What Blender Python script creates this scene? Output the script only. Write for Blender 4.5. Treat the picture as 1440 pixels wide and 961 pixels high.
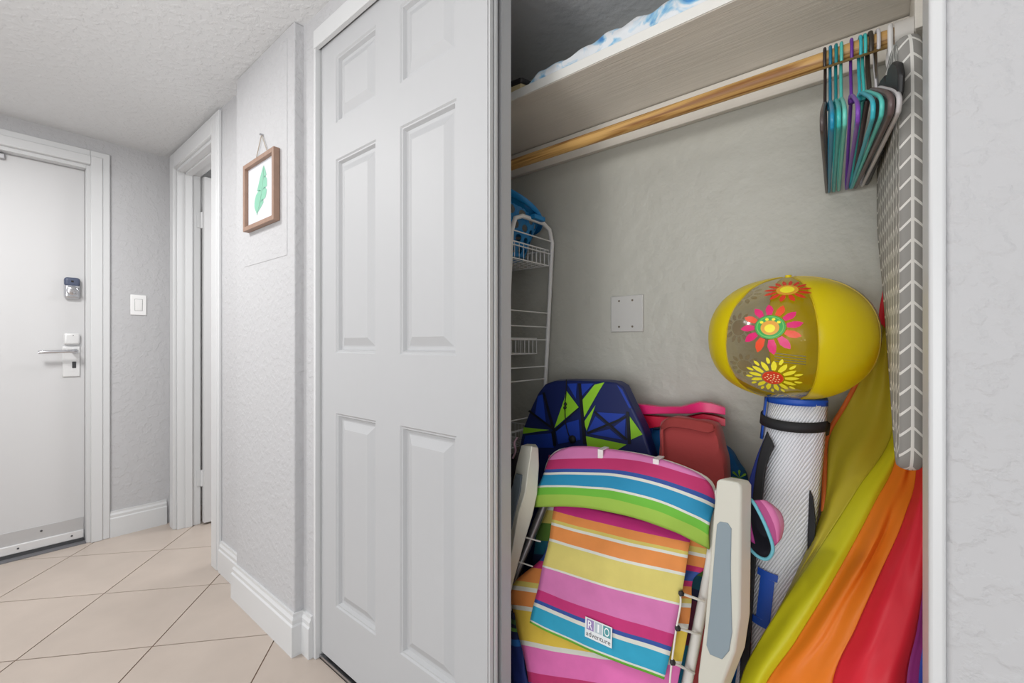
import bpy, bmesh, math, random
from mathutils import Vector, noise
random.seed(7)
for o in list(bpy.data.objects): bpy.data.objects.remove(o)
scene = bpy.context.scene
col = scene.collection

# ------------------------------------------------------------------ camera
F = 629.26; TH = 0.69646; HY = 484.03; CH = 1.055          # focal length (px), heading, horizon row, eye height
CT, ST = math.cos(TH), math.sin(TH)
cam = bpy.data.cameras.new('camera'); cam_o = bpy.data.objects.new('camera', cam); col.objects.link(cam_o)
cam.sensor_width = 36.0; cam.sensor_fit = 'HORIZONTAL'; cam.lens = 36.0 * F / 1440.0
cam.shift_y = (HY - 480.5) / 1440.0; cam.clip_start = 0.02
cam_o.location = (0, 0, CH); cam_o.rotation_euler = (math.pi / 2, 0, TH)
scene.camera = cam_o

# ------------------------------------------------------------------ world, lamps, exposure
w = bpy.data.worlds.new('daylight'); scene.world = w; w.use_nodes = True
w.node_tree.nodes['Background'].inputs[0].default_value = (0.95, 0.98, 1.0, 1)
w.node_tree.nodes['Background'].inputs[1].default_value = 0.76

def area(name, loc, aim, sx, sy, power, colour=(1, 1, 1)):
    l = bpy.data.lights.new(name, 'AREA'); l.shape = 'RECTANGLE'; l.size = sx; l.size_y = sy; l.energy = power; l.color = colour
    o = bpy.data.objects.new(name, l); col.objects.link(o); o.location = loc
    o.rotation_euler = (Vector(aim) - Vector(loc)).to_track_quat('-Z', 'Y').to_euler()
    return o
area('added_front_fill', (0.35, -2.75, 0.72), (-0.20, 0.9, 1.0), 2.8, 1.4, 52, (0.965, 0.985, 1.0))  # unseen fill added behind the camera to light hall and closet
area('added_ceiling_uplight', (-0.6, -1.0, 1.25), (-0.9, -0.7, 2.4), 0.4, 0.4, 20, (1.0, 0.98, 0.95))  # unseen uplight added to brighten the hall ceiling
area('hall_ceiling_lamp', (-2.2, -0.25, 2.13), (-2.2, -0.25, 0), 0.35, 0.35, 24, (1.0, 0.995, 0.985))
area('bathroom_ceiling_lamp', (-2.5, 1.6, 2.13), (-2.5, 1.5, 0), 0.5, 0.5, 14)
vs = scene.view_settings
vs.view_transform = 'Standard'; vs.look = 'None'; vs.gamma = 1.0; vs.use_curve_mapping = False; vs.exposure = 0.0

# ------------------------------------------------------------------ helpers
def at(px, py, Y):
    """world point on the plane at depth Y (measured from the photograph's calibration)"""
    a = (px - 720) / F; b = (HY - py) / F
    t = Y / (a * ST + CT)
    return Vector(((a * CT - ST) * t, Y, CH + b * t))

def lin(c):
    return tuple((v / 12.92 if v <= 0.04045 else ((v + 0.055) / 1.055) ** 2.4) for v in c)
def rgb(r, g, b): return lin((r / 255, g / 255, b / 255)) + (1,)

MATS = {}
def mat(name, colour=(200, 200, 200), rough=0.5, metal=0.0, bump=None, mottle=None, spec=0.5, coat=0, sheen=0, trans=0):
    """bump = (scale, strength, detail); mottle = (scale, amount)"""
    if name in MATS: return MATS[name]
    m = bpy.data.materials.new(name); m.use_nodes = True; nt = m.node_tree; n = nt.nodes; L = nt.links
    p = n['Principled BSDF']; c = rgb(*colour)
    p.inputs['Base Color'].default_value = c; p.inputs['Roughness'].default_value = rough; p.inputs['Metallic'].default_value = metal
    p.inputs['Specular IOR Level'].default_value = spec; p.inputs['Coat Weight'].default_value = coat
    p.inputs['Sheen Weight'].default_value = sheen
    tc = n.new('ShaderNodeTexCoord')
    if mottle:
        nz = n.new('ShaderNodeTexNoise'); nz.inputs['Scale'].default_value = mottle[0]; nz.inputs['Detail'].default_value = 5
        L.new(tc.outputs['Object'], nz.inputs['Vector'])
        mx = n.new('ShaderNodeMix'); mx.data_type = 'RGBA'
        mx.inputs[6].default_value = tuple(v * (1 - mottle[1]) for v in c[:3]) + (1,)
        mx.inputs[7].default_value = tuple(min(1, v * (1 + mottle[1])) for v in c[:3]) + (1,)
        L.new(nz.outputs['Fac'], mx.inputs[0]); L.new(mx.outputs[2], p.inputs['Base Color'])
    if bump:
        nb = n.new('ShaderNodeTexNoise'); nb.inputs['Scale'].default_value = bump[0]; nb.inputs['Detail'].default_value = bump[2] if len(bump) > 2 else 4
        L.new(tc.outputs['Object'], nb.inputs['Vector'])
        bm_ = n.new('ShaderNodeBump'); bm_.inputs['Strength'].default_value = bump[1]; bm_.inputs['Distance'].default_value = 0.0016 if bump[0] == 42 else 0.0012 if bump[0] == 40 else 0.008 if bump[0] == 22 else 0.004
        hs = nb.outputs['Fac']
        if bump[0] in (42, 40):                                  # knock-down plaster: flattened patches
            kr = n.new('ShaderNodeMapRange'); kr.interpolation_type = 'SMOOTHSTEP'; kr.inputs[1].default_value = 0.44; kr.inputs[2].default_value = 0.62
            L.new(hs, kr.inputs[0]); hs = kr.outputs[0]
        L.new(hs, bm_.inputs['Height']); L.new(bm_.outputs['Normal'], p.inputs['Normal'])
    MATS[name] = m
    return m

def stripes(name, stops, rough=0.75, axis='Y', weave=True, wear=0.06):
    """fabric whose colour bands run across UV v; stops = [(start, (r,g,b)), ...]"""
    m = mat(name, (200, 200, 200), rough); nt = m.node_tree; n = nt.nodes; L = nt.links; p = n['Principled BSDF']
    uv = n.new('ShaderNodeUVMap'); sp = n.new('ShaderNodeSeparateXYZ'); L.new(uv.outputs[0], sp.inputs[0])
    r = n.new('ShaderNodeValToRGB'); r.color_ramp.interpolation = 'CONSTANT'
    el = r.color_ramp.elements
    while len(el) < len(stops): el.new(0.5)
    for e, (pos, c) in zip(el, stops): e.position = pos
    for e, (pos, c) in zip(el, stops): e.color = rgb(*c)
    L.new(sp.outputs[axis], r.inputs[0])
    tc = n.new('ShaderNodeTexCoord'); nz = n.new('ShaderNodeTexNoise'); nz.inputs['Scale'].default_value = 25; nz.inputs['Detail'].default_value = 6
    L.new(tc.outputs['Object'], nz.inputs['Vector'])
    mx = n.new('ShaderNodeMix'); mx.data_type = 'RGBA'; mx.blend_type = 'MULTIPLY'; mx.inputs[0].default_value = 1
    rr = n.new('ShaderNodeMapRange'); rr.inputs[3].default_value = 1 - 2.5 * wear; rr.inputs[4].default_value = 1 + 1.5 * wear
    L.new(nz.outputs['Fac'], rr.inputs[0]); L.new(r.outputs[0], mx.inputs[6]); L.new(rr.outputs[0], mx.inputs[7]); L.new(mx.outputs[2], p.inputs['Base Color'])
    if weave:
        nb = n.new('ShaderNodeTexNoise'); nb.inputs['Scale'].default_value = 30; nb.inputs['Detail'].default_value = 3
        L.new(tc.outputs['Object'], nb.inputs['Vector'])
        b = n.new('ShaderNodeBump'); b.inputs['Strength'].default_value = 0.25; b.inputs['Distance'].default_value = 0.003
        L.new(nb.outputs['Fac'], b.inputs['Height']); L.new(b.outputs['Normal'], p.inputs['Normal'])
    return m

def root_loc(o):
    v = Vector((0, 0, 0))
    while o is not None: v += o.location; o = o.parent
    return v

def tag(o, label=None, cat=None, group=None, kind=None):
    if label: o['label'] = label
    if cat: o['category'] = cat
    if group: o['group'] = group
    if kind: o['kind'] = kind
    return o

def empty(name, loc, label=None, cat=None, group=None, kind=None):
    o = bpy.data.objects.new(name, None); col.objects.link(o); o.location = loc; o.empty_display_size = 0.05
    return tag(o, label, cat, group, kind)

class MB:
    """collects world-space geometry; build() links it as ONE mesh object"""
    def __init__(s): s.v = []; s.f = []; s.uv = {}
    def add(s, vs_, fs):
        k = len(s.v); s.v += [Vector(q) for q in vs_]; s.f += [tuple(i + k for i in f) for f in fs]; return s
    def box(s, a, b):
        (x0, y0, z0), (x1, y1, z1) = a, b
        return s.add([(x0, y0, z0), (x1, y0, z0), (x1, y1, z0), (x0, y1, z0), (x0, y0, z1), (x1, y0, z1), (x1, y1, z1), (x0, y1, z1)],
                     [(0, 3, 2, 1), (4, 5, 6, 7), (0, 1, 5, 4), (1, 2, 6, 5), (2, 3, 7, 6), (3, 0, 4, 7)])
    def tube(s, pts, r, n=8, closed=False, flat=1.0):
        pts = [Vector(p) for p in pts]; N = len(pts); rings = []
        up = None
        for i, p in enumerate(pts):
            a = pts[(i - 1) % N] if (i or closed) else p; b = pts[(i + 1) % N] if (i < N - 1 or closed) else p
            t = (b - a).normalized()
            if up is None:
                up = Vector((0, 0, 1)) if abs(t.z) < 0.9 else Vector((1, 0, 0))
            up = (up - t * up.dot(t))
            if up.length < 1e-6: up = t.orthogonal()
            up.normalize(); sd = t.cross(up)
            rr = r[i] if isinstance(r, (list, tuple)) else r
            rings.append([p + (up * math.cos(2 * math.pi * k / n) + sd * math.sin(2 * math.pi * k / n) * flat) * rr for k in range(n)])
        vs_ = [q for ring in rings for q in ring]; fs = []
        for i in range(N if closed else N - 1):
            j = (i + 1) % N
            for k in range(n):
                fs.append((i * n + k, i * n + (k + 1) % n, j * n + (k + 1) % n, j * n + k))
        if not closed:
            fs.append(tuple(reversed(range(n)))); fs.append(tuple((N - 1) * n + k for k in range(n)))
        return s.add(vs_, fs)
    def prism(s, poly, d):
        """closed polygon of 3D points extruded by vector d"""
        poly = [Vector(p) for p in poly]; d = Vector(d); n = len(poly)
        return s.add(poly + [p + d for p in poly], [tuple(range(n)), tuple(reversed(range(n, 2 * n)))] + [((i + 1) % n, i, i + n, (i + 1) % n + n) for i in range(n)])
    def grid(s, P, uvs=None, closed_u=False):
        """P[i][j] grid of points"""
        nu, nv = len(P), len(P[0]); k = len(s.v)
        s.v += [Vector(q) for row in P for q in row]
        for i in range(nu if closed_u else nu - 1):
            for j in range(nv - 1):
                a, b = i, (i + 1) % nu
                s.f.append((k + a * nv + j, k + b * nv + j, k + b * nv + j + 1, k + a * nv + j + 1))
        if uvs:
            for i in range(nu):
                for j in range(nv): s.uv[k + i * nv + j] = uvs[i][j]
        return s
    def lathe(s, prof, c, axis=(0, 0, 1), n=24):
        ax = Vector(axis).normalized(); e1 = ax.orthogonal().normalized(); e2 = ax.cross(e1); c = Vector(c)
        rings = [[c + ax * h + (e1 * math.cos(2 * math.pi * k / n) + e2 * math.sin(2 * math.pi * k / n)) * r for k in range(n)] for r, h in prof]
        vs_ = [q for ring in rings for q in ring]; fs = []
        for i in range(len(prof) - 1):
            for k in range(n): fs.append((i * n + k, i * n + (k + 1) % n, (i + 1) * n + (k + 1) % n, (i + 1) * n + k))
        fs.append(tuple(reversed(range(n)))); fs.append(tuple((len(prof) - 1) * n + k for k in range(n)))
        return s.add(vs_, fs)
    def build(s, name, m, parent=None, smooth=False, bevel=0, thick=0, label=None, cat=None, group=None, kind=None, seg=2, subd=0, fix=True, origin=None):
        L = root_loc(parent) if parent is not None else (Vector(origin) if origin is not None else Vector((0, 0, 0)))
        me = bpy.data.meshes.new(name); me.from_pydata([tuple(q - L) for q in s.v], [], s.f)
        if s.uv:
            ul = me.uv_layers.new(name='UVMap')
            for lp in me.loops:
                if lp.vertex_index in s.uv: ul.data[lp.index].uv = s.uv[lp.vertex_index]
        if fix:
            bm = bmesh.new(); bm.from_mesh(me); bmesh.ops.recalc_face_normals(bm, faces=bm.faces); bm.to_mesh(me); bm.free()
        o = bpy.data.objects.new(name, me); col.objects.link(o)
        if m: me.materials.append(m)
        if parent is not None: o.parent = parent
        elif origin is not None: o.location = L
        if thick:
            md = o.modifiers.new('thickness', 'SOLIDIFY'); md.thickness = thick; md.offset = 0
        if bevel:
            md = o.modifiers.new('bevel', 'BEVEL'); md.width = bevel; md.segments = seg; md.limit_method = 'ANGLE'; md.angle_limit = math.radians(40)
        if subd:
            md = o.modifiers.new('sub', 'SUBSURF'); md.levels = subd; md.render_levels = subd
        if smooth or bevel or subd:
            for p in me.polygons: p.use_smooth = True
            if not subd and not s.uv: me.set_sharp_from_angle(angle=math.radians(50))
        return tag(o, label, cat, group, kind)

def catmull(pts, n):
    pts = [Vector(p) for p in pts]; P = [2 * pts[0] - pts[1]] + pts + [2 * pts[-1] - pts[-2]]; out = []
    for i in range(n):
        t = i / (n - 1) * (len(pts) - 1); k = min(int(t), len(pts) - 2); u = t - k
        a, b, c, d = P[k:k + 4]
        out.append(0.5 * ((2 * b) + (c - a) * u + (2 * a - 5 * b + 4 * c - d) * u * u + (3 * b - a - 3 * c + d) * u ** 3))
    return out
def loft(curves, nu, nv, disp=None, smooth_u=True):
    """curves: list of polylines; returns grid P[i][j] (i across curves, j along them) and uvs"""
    cs = [catmull(c, nv) for c in curves]; P = []; UV = []
    cols = [catmull([c[j] for c in cs], nu) if len(cs) > 1 else None for j in range(nv)]
    for i in range(nu):
        row = []; ur = []
        for j in range(nv):
            q = cols[j][i].copy(); u, v = i / (nu - 1), j / (nv - 1)
            if disp: q += disp(u, v, q)
            row.append(q); ur.append((u, v))
        P.append(row); UV.append(ur)
    return P, UV
def circle(c, r, n=24, ax='x', a0=0, a1=2 * math.pi):
    out = []
    for k in range(n):
        a = a0 + (a1 - a0) * k / n; p = Vector(c)
        if ax == 'x': p += Vector((0, math.cos(a) * r, math.sin(a) * r))
        elif ax == 'y': p += Vector((math.cos(a) * r, 0, math.sin(a) * r))
        else: p += Vector((math.cos(a) * r, math.sin(a) * r, 0))
        out.append(p)
    return out

# ------------------------------------------------------------------ materials of the shell
M_wall = mat('painted_textured_wall', (188, 188, 190), 0.6, bump=(42, 0.62, 6))
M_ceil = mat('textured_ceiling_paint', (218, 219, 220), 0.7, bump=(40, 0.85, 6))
M_trim = mat('white_trim_gloss', (210, 211, 212), 0.32, bump=(14, 0.05))
M_white = mat('white_door_paint', (182, 183, 185), 0.55)
M_closet = mat('closet_wall_paint', (190, 189, 180), 0.45, bump=(22, 0.7, 7), mottle=(4, 0.03))
M_shelf = mat('shelf_board_paint', (228, 222, 212), 0.5, mottle=(7, 0.08))
M_grout = mat('grout', (128, 104, 88), 0.9)
M_steel = mat('brushed_steel', (185, 185, 188), 0.3, 1.0)
M_dark = mat('dark_gap', (40, 38, 36), 0.8)

# wood-grain relief on the closet doors (embossed vertical grain) and on the shelf
def grain(m, sc, strength, dist=0.002):
    nt = m.node_tree; n = nt.nodes; L = nt.links
    tc = n.new('ShaderNodeTexCoord'); mp = n.new('ShaderNodeMapping'); mp.inputs['Scale'].default_value = sc
    nz = n.new('ShaderNodeTexNoise'); nz.inputs['Scale'].default_value = 1; nz.inputs['Detail'].default_value = 4; nz.inputs['Distortion'].default_value = 0.6
    b = n.new('ShaderNodeBump'); b.inputs['Strength'].default_value = strength; b.inputs['Distance'].default_value = dist
    L.new(tc.outputs['Object'], mp.inputs[0]); L.new(mp.outputs[0], nz.inputs['Vector']); L.new(nz.outputs['Fac'], b.inputs['Height'])
    L.new(b.outputs['Normal'], n['Principled BSDF'].inputs['Normal'])
grain(M_white, (160, 160, 5), 0.18)
grain(M_shelf, (6, 120, 120), 0.5)

# tile: beige ceramic with soft veining
M_tile = mat('beige_ceramic_tile', (186, 173, 162), 0.28, mottle=(6, 0.13), bump=(9, 0.03))

# ------------------------------------------------------------------ floor
ZC = 2.155                                                   # ceiling height
floor = MB().box((-3.75, -2.6, -0.06), (2.4, 2.3, -0.003)).build('floor', M_grout, kind='structure')
GA = 0.868966; GS = 0.385209 * CH; GX, GY = -2.945885 * CH, 0.281293 * CH
ea = Vector((math.cos(GA), math.sin(GA), 0)); eb = Vector((math.sin(GA), -math.cos(GA), 0))
def clip(poly, ax, lim, keep_less):
    out = []
    for i in range(len(poly)):
        a, b = poly[i], poly[(i + 1) % len(poly)]
        ia = (a[ax] <= lim) == keep_less; ib = (b[ax] <= lim) == keep_less
        if ia: out.append(a)
        if ia != ib: out.append(a.lerp(b, (lim - a[ax]) / (b[ax] - a[ax])))
    return out
g = 0.0022; full = None
for i in range(-14, 15):
    for j in range(-14, 15):
        o_ = Vector((GX, GY, 0)) + ea * GS * i + eb * GS * j
        q = [o_ + ea * (g if a == 0 else GS - g) + eb * (g if b == 0 else GS - g) for a, b in ((0, 0), (1, 0), (1, 1), (0, 1))]
        c = list(q)
        for ax, lim, kl in ((0, -3.74, False), (0, 1.4, True), (1, -1.9, False), (1, 1.9, True)):
            if c: c = clip(c, ax, lim, kl)
        if len(c) < 3: continue
        ctr = sum(c, Vector()) / len(c)
        if len(c) == 4 and all((a - b).length < 1e-6 for a, b in zip(c, q)):
            if full is None:
                t = MB().prism([p - Vector((0, 0, 0.003)) for p in c], (0, 0, 0.003)).build('tile', M_tile, floor, bevel=0)
                for vv in t.data.vertices: vv.co -= ctr
                t.location = ctr; full = t
            else:
                t = full.copy(); col.objects.link(t); t.location = ctr
        else:
            MB().prism([p - Vector((0, 0, 0.003)) for p in c], (0, 0, 0.003)).build('tile', M_tile, floor)

# ------------------------------------------------------------------ walls and ceiling
WY = 0.725                                                   # hall face of the closet wall
MB().box((-3.9, -2.6, ZC), (2.4, 2.3, ZC + 0.08)).build('ceiling', M_ceil, kind='structure')
# closet wall with its bump-out, pier, header and the run right of the opening
MB().box((-2.46, WY + 0.006, 0), (-2.075, 0.84, ZC)).build('wall_back', M_wall, kind='structure')
bump = MB().box((-2.075, 0.693, 0), (-1.545, 0.84, ZC)).build('wall_bump', M_wall, kind='structure', bevel=0.004)
MB().box((-1.545, WY, 0), (-1.472, 0.84, ZC)).build('wall_pier', M_wall, kind='structure')
MB().box((-1.472, WY, 2.075), (0.053, 0.775, ZC)).build('wall_header', M_wall, kind='structure')
MB().box((0.053, WY, 0), (2.4, 0.835, ZC)).build('wall_right', M_wall, kind='structure', bevel=0.006)
MB().box((-3.55, WY + 0.006, 2.06), (-2.46, 0.84, ZC)).build('wall_over_bathroom_door', M_wall, kind='structure')
MB().box((-3.55, WY + 0.006, 0), (-3.10, 0.84, 2.06)).build('wall_corner', M_wall, kind='structure')
# closet interior
CB = 1.35
MB().box((-1.62, CB, 0), (0.17, CB + 0.08, ZC)).build('wall_closet_back', M_closet, kind='structure')
MB().box((0.07, 0.835, 0), (0.17, CB, ZC)).build('wall_closet_right', M_closet, kind='structure')
MB().box((-1.62, 0.84, 0), (-1.545, CB, ZC)).build('wall_closet_left', M_closet, kind='structure')
MB().box((-1.545, 0.775, 2.062), (0.07, CB, 2.10)).build('ceiling_closet', mat('closet_ceiling_grey', (196, 196, 197), 0.75, bump=(30, 0.9, 6)), kind='structure')  # one even grey, darker than the hall ceiling
# entry wall (perpendicular) with its door opening, and the far side of the hall
EX = -3.25
MB().box((EX - 0.12, 0.375, 0), (EX, 0.73, ZC)).build('wall_entry', M_wall, kind='structure')
MB().box((EX - 0.12, -0.56, 2.0), (EX, 0.375, ZC)).build('wall_over_entry', M_wall, kind='structure')
MB().box((EX - 0.12, -1.3, 0), (EX, -0.56, ZC)).build('wall_entry_far', M_wall, kind='structure')
MB().box((EX - 0.12, -1.4, 0), (-1.4, -1.3, ZC)).build('wall_front', M_wall, kind='structure')
# bathroom beyond the second door
M_bath = mat('bathroom_wall_paint', (228, 228, 228), 0.6)
MB().box((-3.55, 0.84, 0), (-3.45, 2.2, ZC)).build('wall_bathroom_left', M_bath, kind='structure')
MB().box((-3.55, 2.2, 0), (-1.62, 2.28, ZC)).build('wall_bathroom_back', M_bath, kind='structure')
MB().box((-1.7, 0.84, 0), (-1.62, 2.2, ZC)).build('wall_bathroom_right', M_bath, kind='structure')

# ------------------------------------------------------------------ trims
def casing(name, xs, z1, y, wdt, t, side_l=True, side_r=True):
    """door casing on a wall parallel to X: stepped boards"""
    x0, x1 = xs; b = MB()
    for q, (wa, ta) in enumerate(((wdt, t), (wdt - 0.022, t + 0.004))):
        x0, x1 = xs[0] - 0.0012 * q, xs[1] + 0.0012 * q
        if side_l: b.box((x0 - wa, y - ta, 0), (x0, y, z1 + wa))
        if side_r: b.box((x1, y - ta, 0), (x1 + wa, y, z1 + wa))
        b.box((x0, y - ta, z1 + 0.0012 * q), (x1, y, z1 + wa))
    return b.build(name, M_trim, kind='structure', bevel=0.003)
casing('trim_1', (-3.10, -2.46), 2.05, WY + 0.006, 0.092, 0.014)
# bathroom jambs (lining boards) with stop
MB().box((-3.10, WY + 0.004, 0), (-3.085, 0.842, 2.06)).box((-3.085, 0.765, 0), (-3.075, 0.80, 2.05)).build('trim_2', M_trim, kind='structure', bevel=0.002)
MB().box((-2.478, WY + 0.004, 0), (-2.46, 0.842, 2.06)).build('trim_3', M_trim, kind='structure', bevel=0.002)
MB().box((-3.085, WY + 0.004, 2.035), (-2.478, 0.842, 2.06)).box((-3.085, 0.765, 2.025), (-2.478, 0.80, 2.036)).build('trim_4', M_trim, kind='structure', bevel=0.002)
# entry casing (on a wall parallel to Y)
b = MB()
for e, wa, ta in ((0, 0.078, 0.016), (0.0012, 0.048, 0.022)):
    b.box((EX, 0.386 + e, 0), (EX + ta, 0.386 + wa, 2.005 + wa)); b.box((EX, -0.57 - wa, 0), (EX + ta, -0.57 - e, 2.005 + wa)); b.box((EX, -0.57 - e, 2.005 + e), (EX + ta, 0.386 + e, 2.005 + wa))
b.build('trim_5', M_trim, kind='structure', bevel=0.003)
MB().box((EX - 0.12, 0.371, 0), (EX + 0.002, 0.388, 2.005)).box((EX - 0.12, -0.572, 0), (EX + 0.002, -0.556, 2.005)).box((EX - 0.12, -0.556, 1.986), (EX + 0.002, 0.371, 2.006)).build('trim_6', M_trim, kind='structure', bevel=0.002)
# closet opening: track fascia, side jambs, floor track
MB().box((-1.471, WY - 0.003, 2.042), (0.052, WY + 0.012, 2.102)).build('trim_7', M_trim, kind='structure', bevel=0.0015)
MB().box((-1.474, WY - 0.001, 0), (-1.461, 0.84, 2.06)).build('trim_8', M_trim, kind='structure', bevel=0.002)
MB().box((0.0385, WY - 0.002, 0), (0.054, 0.84, 2.06)).build('trim_9', M_trim, kind='structure', bevel=0.004)
MB().box((-1.46, 0.738, 0), (0.038, 0.742, 0.012)).box((-1.46, 0.738, 0), (0.038, 0.832, 0.004)).build('trim_10', M_steel, kind='structure')

def baseboard(name, path, out, z=0.14, t=0.016):
    """profile swept along a horizontal polyline; out = +1/-1 side (left of travel = +1)"""
    prof = [(0, 0), (t, 0), (t, z * 0.72), (t * 0.72, z * 0.76), (t * 0.78, z * 0.86), (t * 0.45, z * 0.93), (t * 0.45, z), (0, z)]
    P = [Vector((p[0], p[1], 0)) for p in path]; rows = []
    for i, p in enumerate(P):
        ns = []
        if i > 0: d = (P[i] - P[i - 1]).normalized(); ns.append(Vector((-d.y, d.x, 0)) * out)
        if i < len(P) - 1: d = (P[i + 1] - P[i]).normalized(); ns.append(Vector((-d.y, d.x, 0)) * out)
        nn = sum(ns, Vector()); nn = nn / nn.dot(ns[0]) if len(ns) == 2 else ns[0]
        rows.append([p + nn * a + Vector((0, 0, h)) for a, h in prof])
    m = MB().grid(rows)
    for r in (0, len(rows) - 1): m.f.append(tuple(r * len(prof) + k for k in range(len(prof))))
    return m.build(name, M_trim, kind='structure')
baseboard('baseboard_back', [(-2.368, WY + 0.006), (-2.075, WY + 0.006), (-2.075, 0.693), (-1.545, 0.693), (-1.545, WY), (-1.478, WY)], -1)
baseboard('baseboard_entry', [(EX, 0.464), (EX, 0.715)], -1)
baseboard('baseboard_right', [(0.056, WY), (2.4, WY)], -1)

# access panel outlined in the bump-out wall: a thin cover plate that ends in a hairline joint
MB().box((-1.985, 0.6915, 1.365), (-1.598, 0.694, 2.12)).build('wall_access_panel', M_wall, bump)

# ------------------------------------------------------------------ six-panel sliding closet doors
RX = [-1.455, -1.362, -1.137, -1.021, -0.797, -0.694]
RZ = [0.022, 0.207, 0.832, 1.026, 1.65, 1.768, 1.983, 2.07]
def panel_door(name, y0, th, dx=0):
    xs = [x + dx for x in RX]
    d = MB()
    for i in range(5):
        for k in range(7):
            if i in (1, 3) and k in (1, 3, 5): continue
            d.add([(xs[i], y0, RZ[k]), (xs[i + 1], y0, RZ[k]), (xs[i + 1], y0, RZ[k + 1]), (xs[i], y0, RZ[k + 1])], [(0, 1, 2, 3)])
    x0, x1, z0, z1, y1 = xs[0], xs[-1], RZ[0], RZ[-1], y0 + th
    d.add([(x0, y1, z0), (x1, y1, z0), (x1, y1, z1), (x0, y1, z1)], [(3, 2, 1, 0)])
    d.add([(x0, y0, z0), (x1, y0, z0), (x1, y1, z0), (x0, y1, z0)], [(3, 2, 1, 0)])
    d.add([(x0, y0, z1), (x1, y0, z1), (x1, y1, z1), (x0, y1, z1)], [(0, 1, 2, 3)])
    d.add([(x0, y0, z0), (x0, y1, z0), (x0, y1, z1), (x0, y0, z1)], [(3, 2, 1, 0)])
    d.add([(x1, y0, z0), (x1, y1, z0), (x1, y1, z1), (x1, y0, z1)], [(0, 1, 2, 3)])
    root = d.build(name, M_white, kind='structure', fix=False)
    for i in (1, 3):
        for k in (1, 3, 5):
            a0, a1, c0, c1 = xs[i], xs[i + 1], RZ[k], RZ[k + 1]; p = MB(); last = None
            for ins, dep in ((0, 0), (0.004, 0.004), (0.008, 0.004), (0.013, 0.014), (0.020, 0.0145), (0.024, 0.014), (0.048, 0.003), (0.049, 0.003)):
                r = [(a0 + ins, y0 + dep, c0 + ins), (a1 - ins, y0 + dep, c0 + ins), (a1 - ins, y0 + dep, c1 - ins), (a0 + ins, y0 + dep, c1 - ins)]
                n0 = len(p.v); p.add(r, [])
                if last is not None:
                    for e in range(4): p.f.append((last + e, last + (e + 1) % 4, n0 + (e + 1) % 4, n0 + e))
                last = n0
            p.f.append((last, last + 1, last + 2, last + 3))
            p.build('panel', M_white, root, fix=False)
    return root
d1 = panel_door('door_1', 0.743, 0.034)
panel_door('door_2', 0.792, 0.034)
# hall-side edge mouldings on the sliding door's leading edge
MB().box((-0.6945, 0.746, 0.022), (-0.690, 0.758, 2.07)).box((-0.6945, 0.764, 0.022), (-0.690, 0.774, 2.07)).build('edge_strip', M_trim, d1, bevel=0.0015)

# ------------------------------------------------------------------ entry door
DX = EX - 0.05
M_entry = mat('entry_door_paint', (206, 206, 207), 0.5); grain(M_entry, (160, 160, 5), 0.08)
ed = MB().box((DX - 0.042, -0.5555, 0.012), (DX, 0.3705, 1.985)).build('door_3', M_entry, kind='structure', bevel=0.002)
M_kick = mat('grey_kick_plate', (196, 196, 197), 0.4, 0.4)
MB().box((DX, -0.55, 0.062), (DX + 0.003, 0.366, 0.130)).build('kick_plate', M_kick, ed, bevel=0.001)
sw = MB().box((DX, -0.55, 0.022), (DX + 0.012, 0.366, 0.064)).build('door_sweep', mat('aluminium_sweep', (225, 225, 226), 0.35, 0.3), ed, bevel=0.003)
MB().box((DX + 0.002, -0.55, 0.002), (DX + 0.014, 0.366, 0.022)).build('rubber_seal', mat('dark_rubber', (70, 70, 72), 0.7), ed)
for k in range(5):
    MB().lathe([(0.0045, 0), (0.0045, 0.002), (0.002, 0.003)], (DX + 0.012, 0.32 - 0.19 * k, 0.045), (1, 0, 0), 8).build('screw', mat('dark_screw', (90, 90, 92), 0.4, 0.8), sw)
    MB().lathe([(0.005, 0), (0.005, 0.002), (0.002, 0.003)], (DX + 0.003, 0.21 - 0.2 * k, 0.104), (1, 0, 0), 8).build('screw', MATS['dark_screw'], ed)
# smart lock
M_chrome = mat('chrome', (215, 216, 220), 0.15, 1.0)
lk = MB().box((DX, 0.290, 1.293), (DX + 0.028, 0.352, 1.405)).build('deadbolt', mat('satin_chrome', (205, 206, 210), 0.28, 0.85), ed, bevel=0.014, seg=4, label='chrome and dark blue deadbolt lock housing')
MB().box((DX + 0.004, 0.2905, 1.356), (DX + 0.031, 0.3515, 1.4045)).build('battery_cover', mat('dark_blue_plastic', (78, 86, 108), 0.4), lk, bevel=0.013, seg=4)
MB().lathe([(0.024, 0), (0.024, 0.006), (0.020, 0.010)], (DX + 0.028, 0.322, 1.334), (1, 0, 0), 24).build('turn_rosette', M_chrome, lk, smooth=True)
MB().box((DX + 0.034, 0.300, 1.329), (DX + 0.050, 0.344, 1.340)).build('turn_knob', M_chrome, lk, bevel=0.004)
MB().box((DX + 0.031, 0.316, 1.378), (DX + 0.0315, 0.326, 1.388)).build('emblem', M_dark, lk)
MB().lathe([(0.0025, 0), (0.0025, 0.001)], (DX + 0.028, 0.345, 1.346), (1, 0, 0), 10).build('sensor', M_dark, lk)
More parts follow.
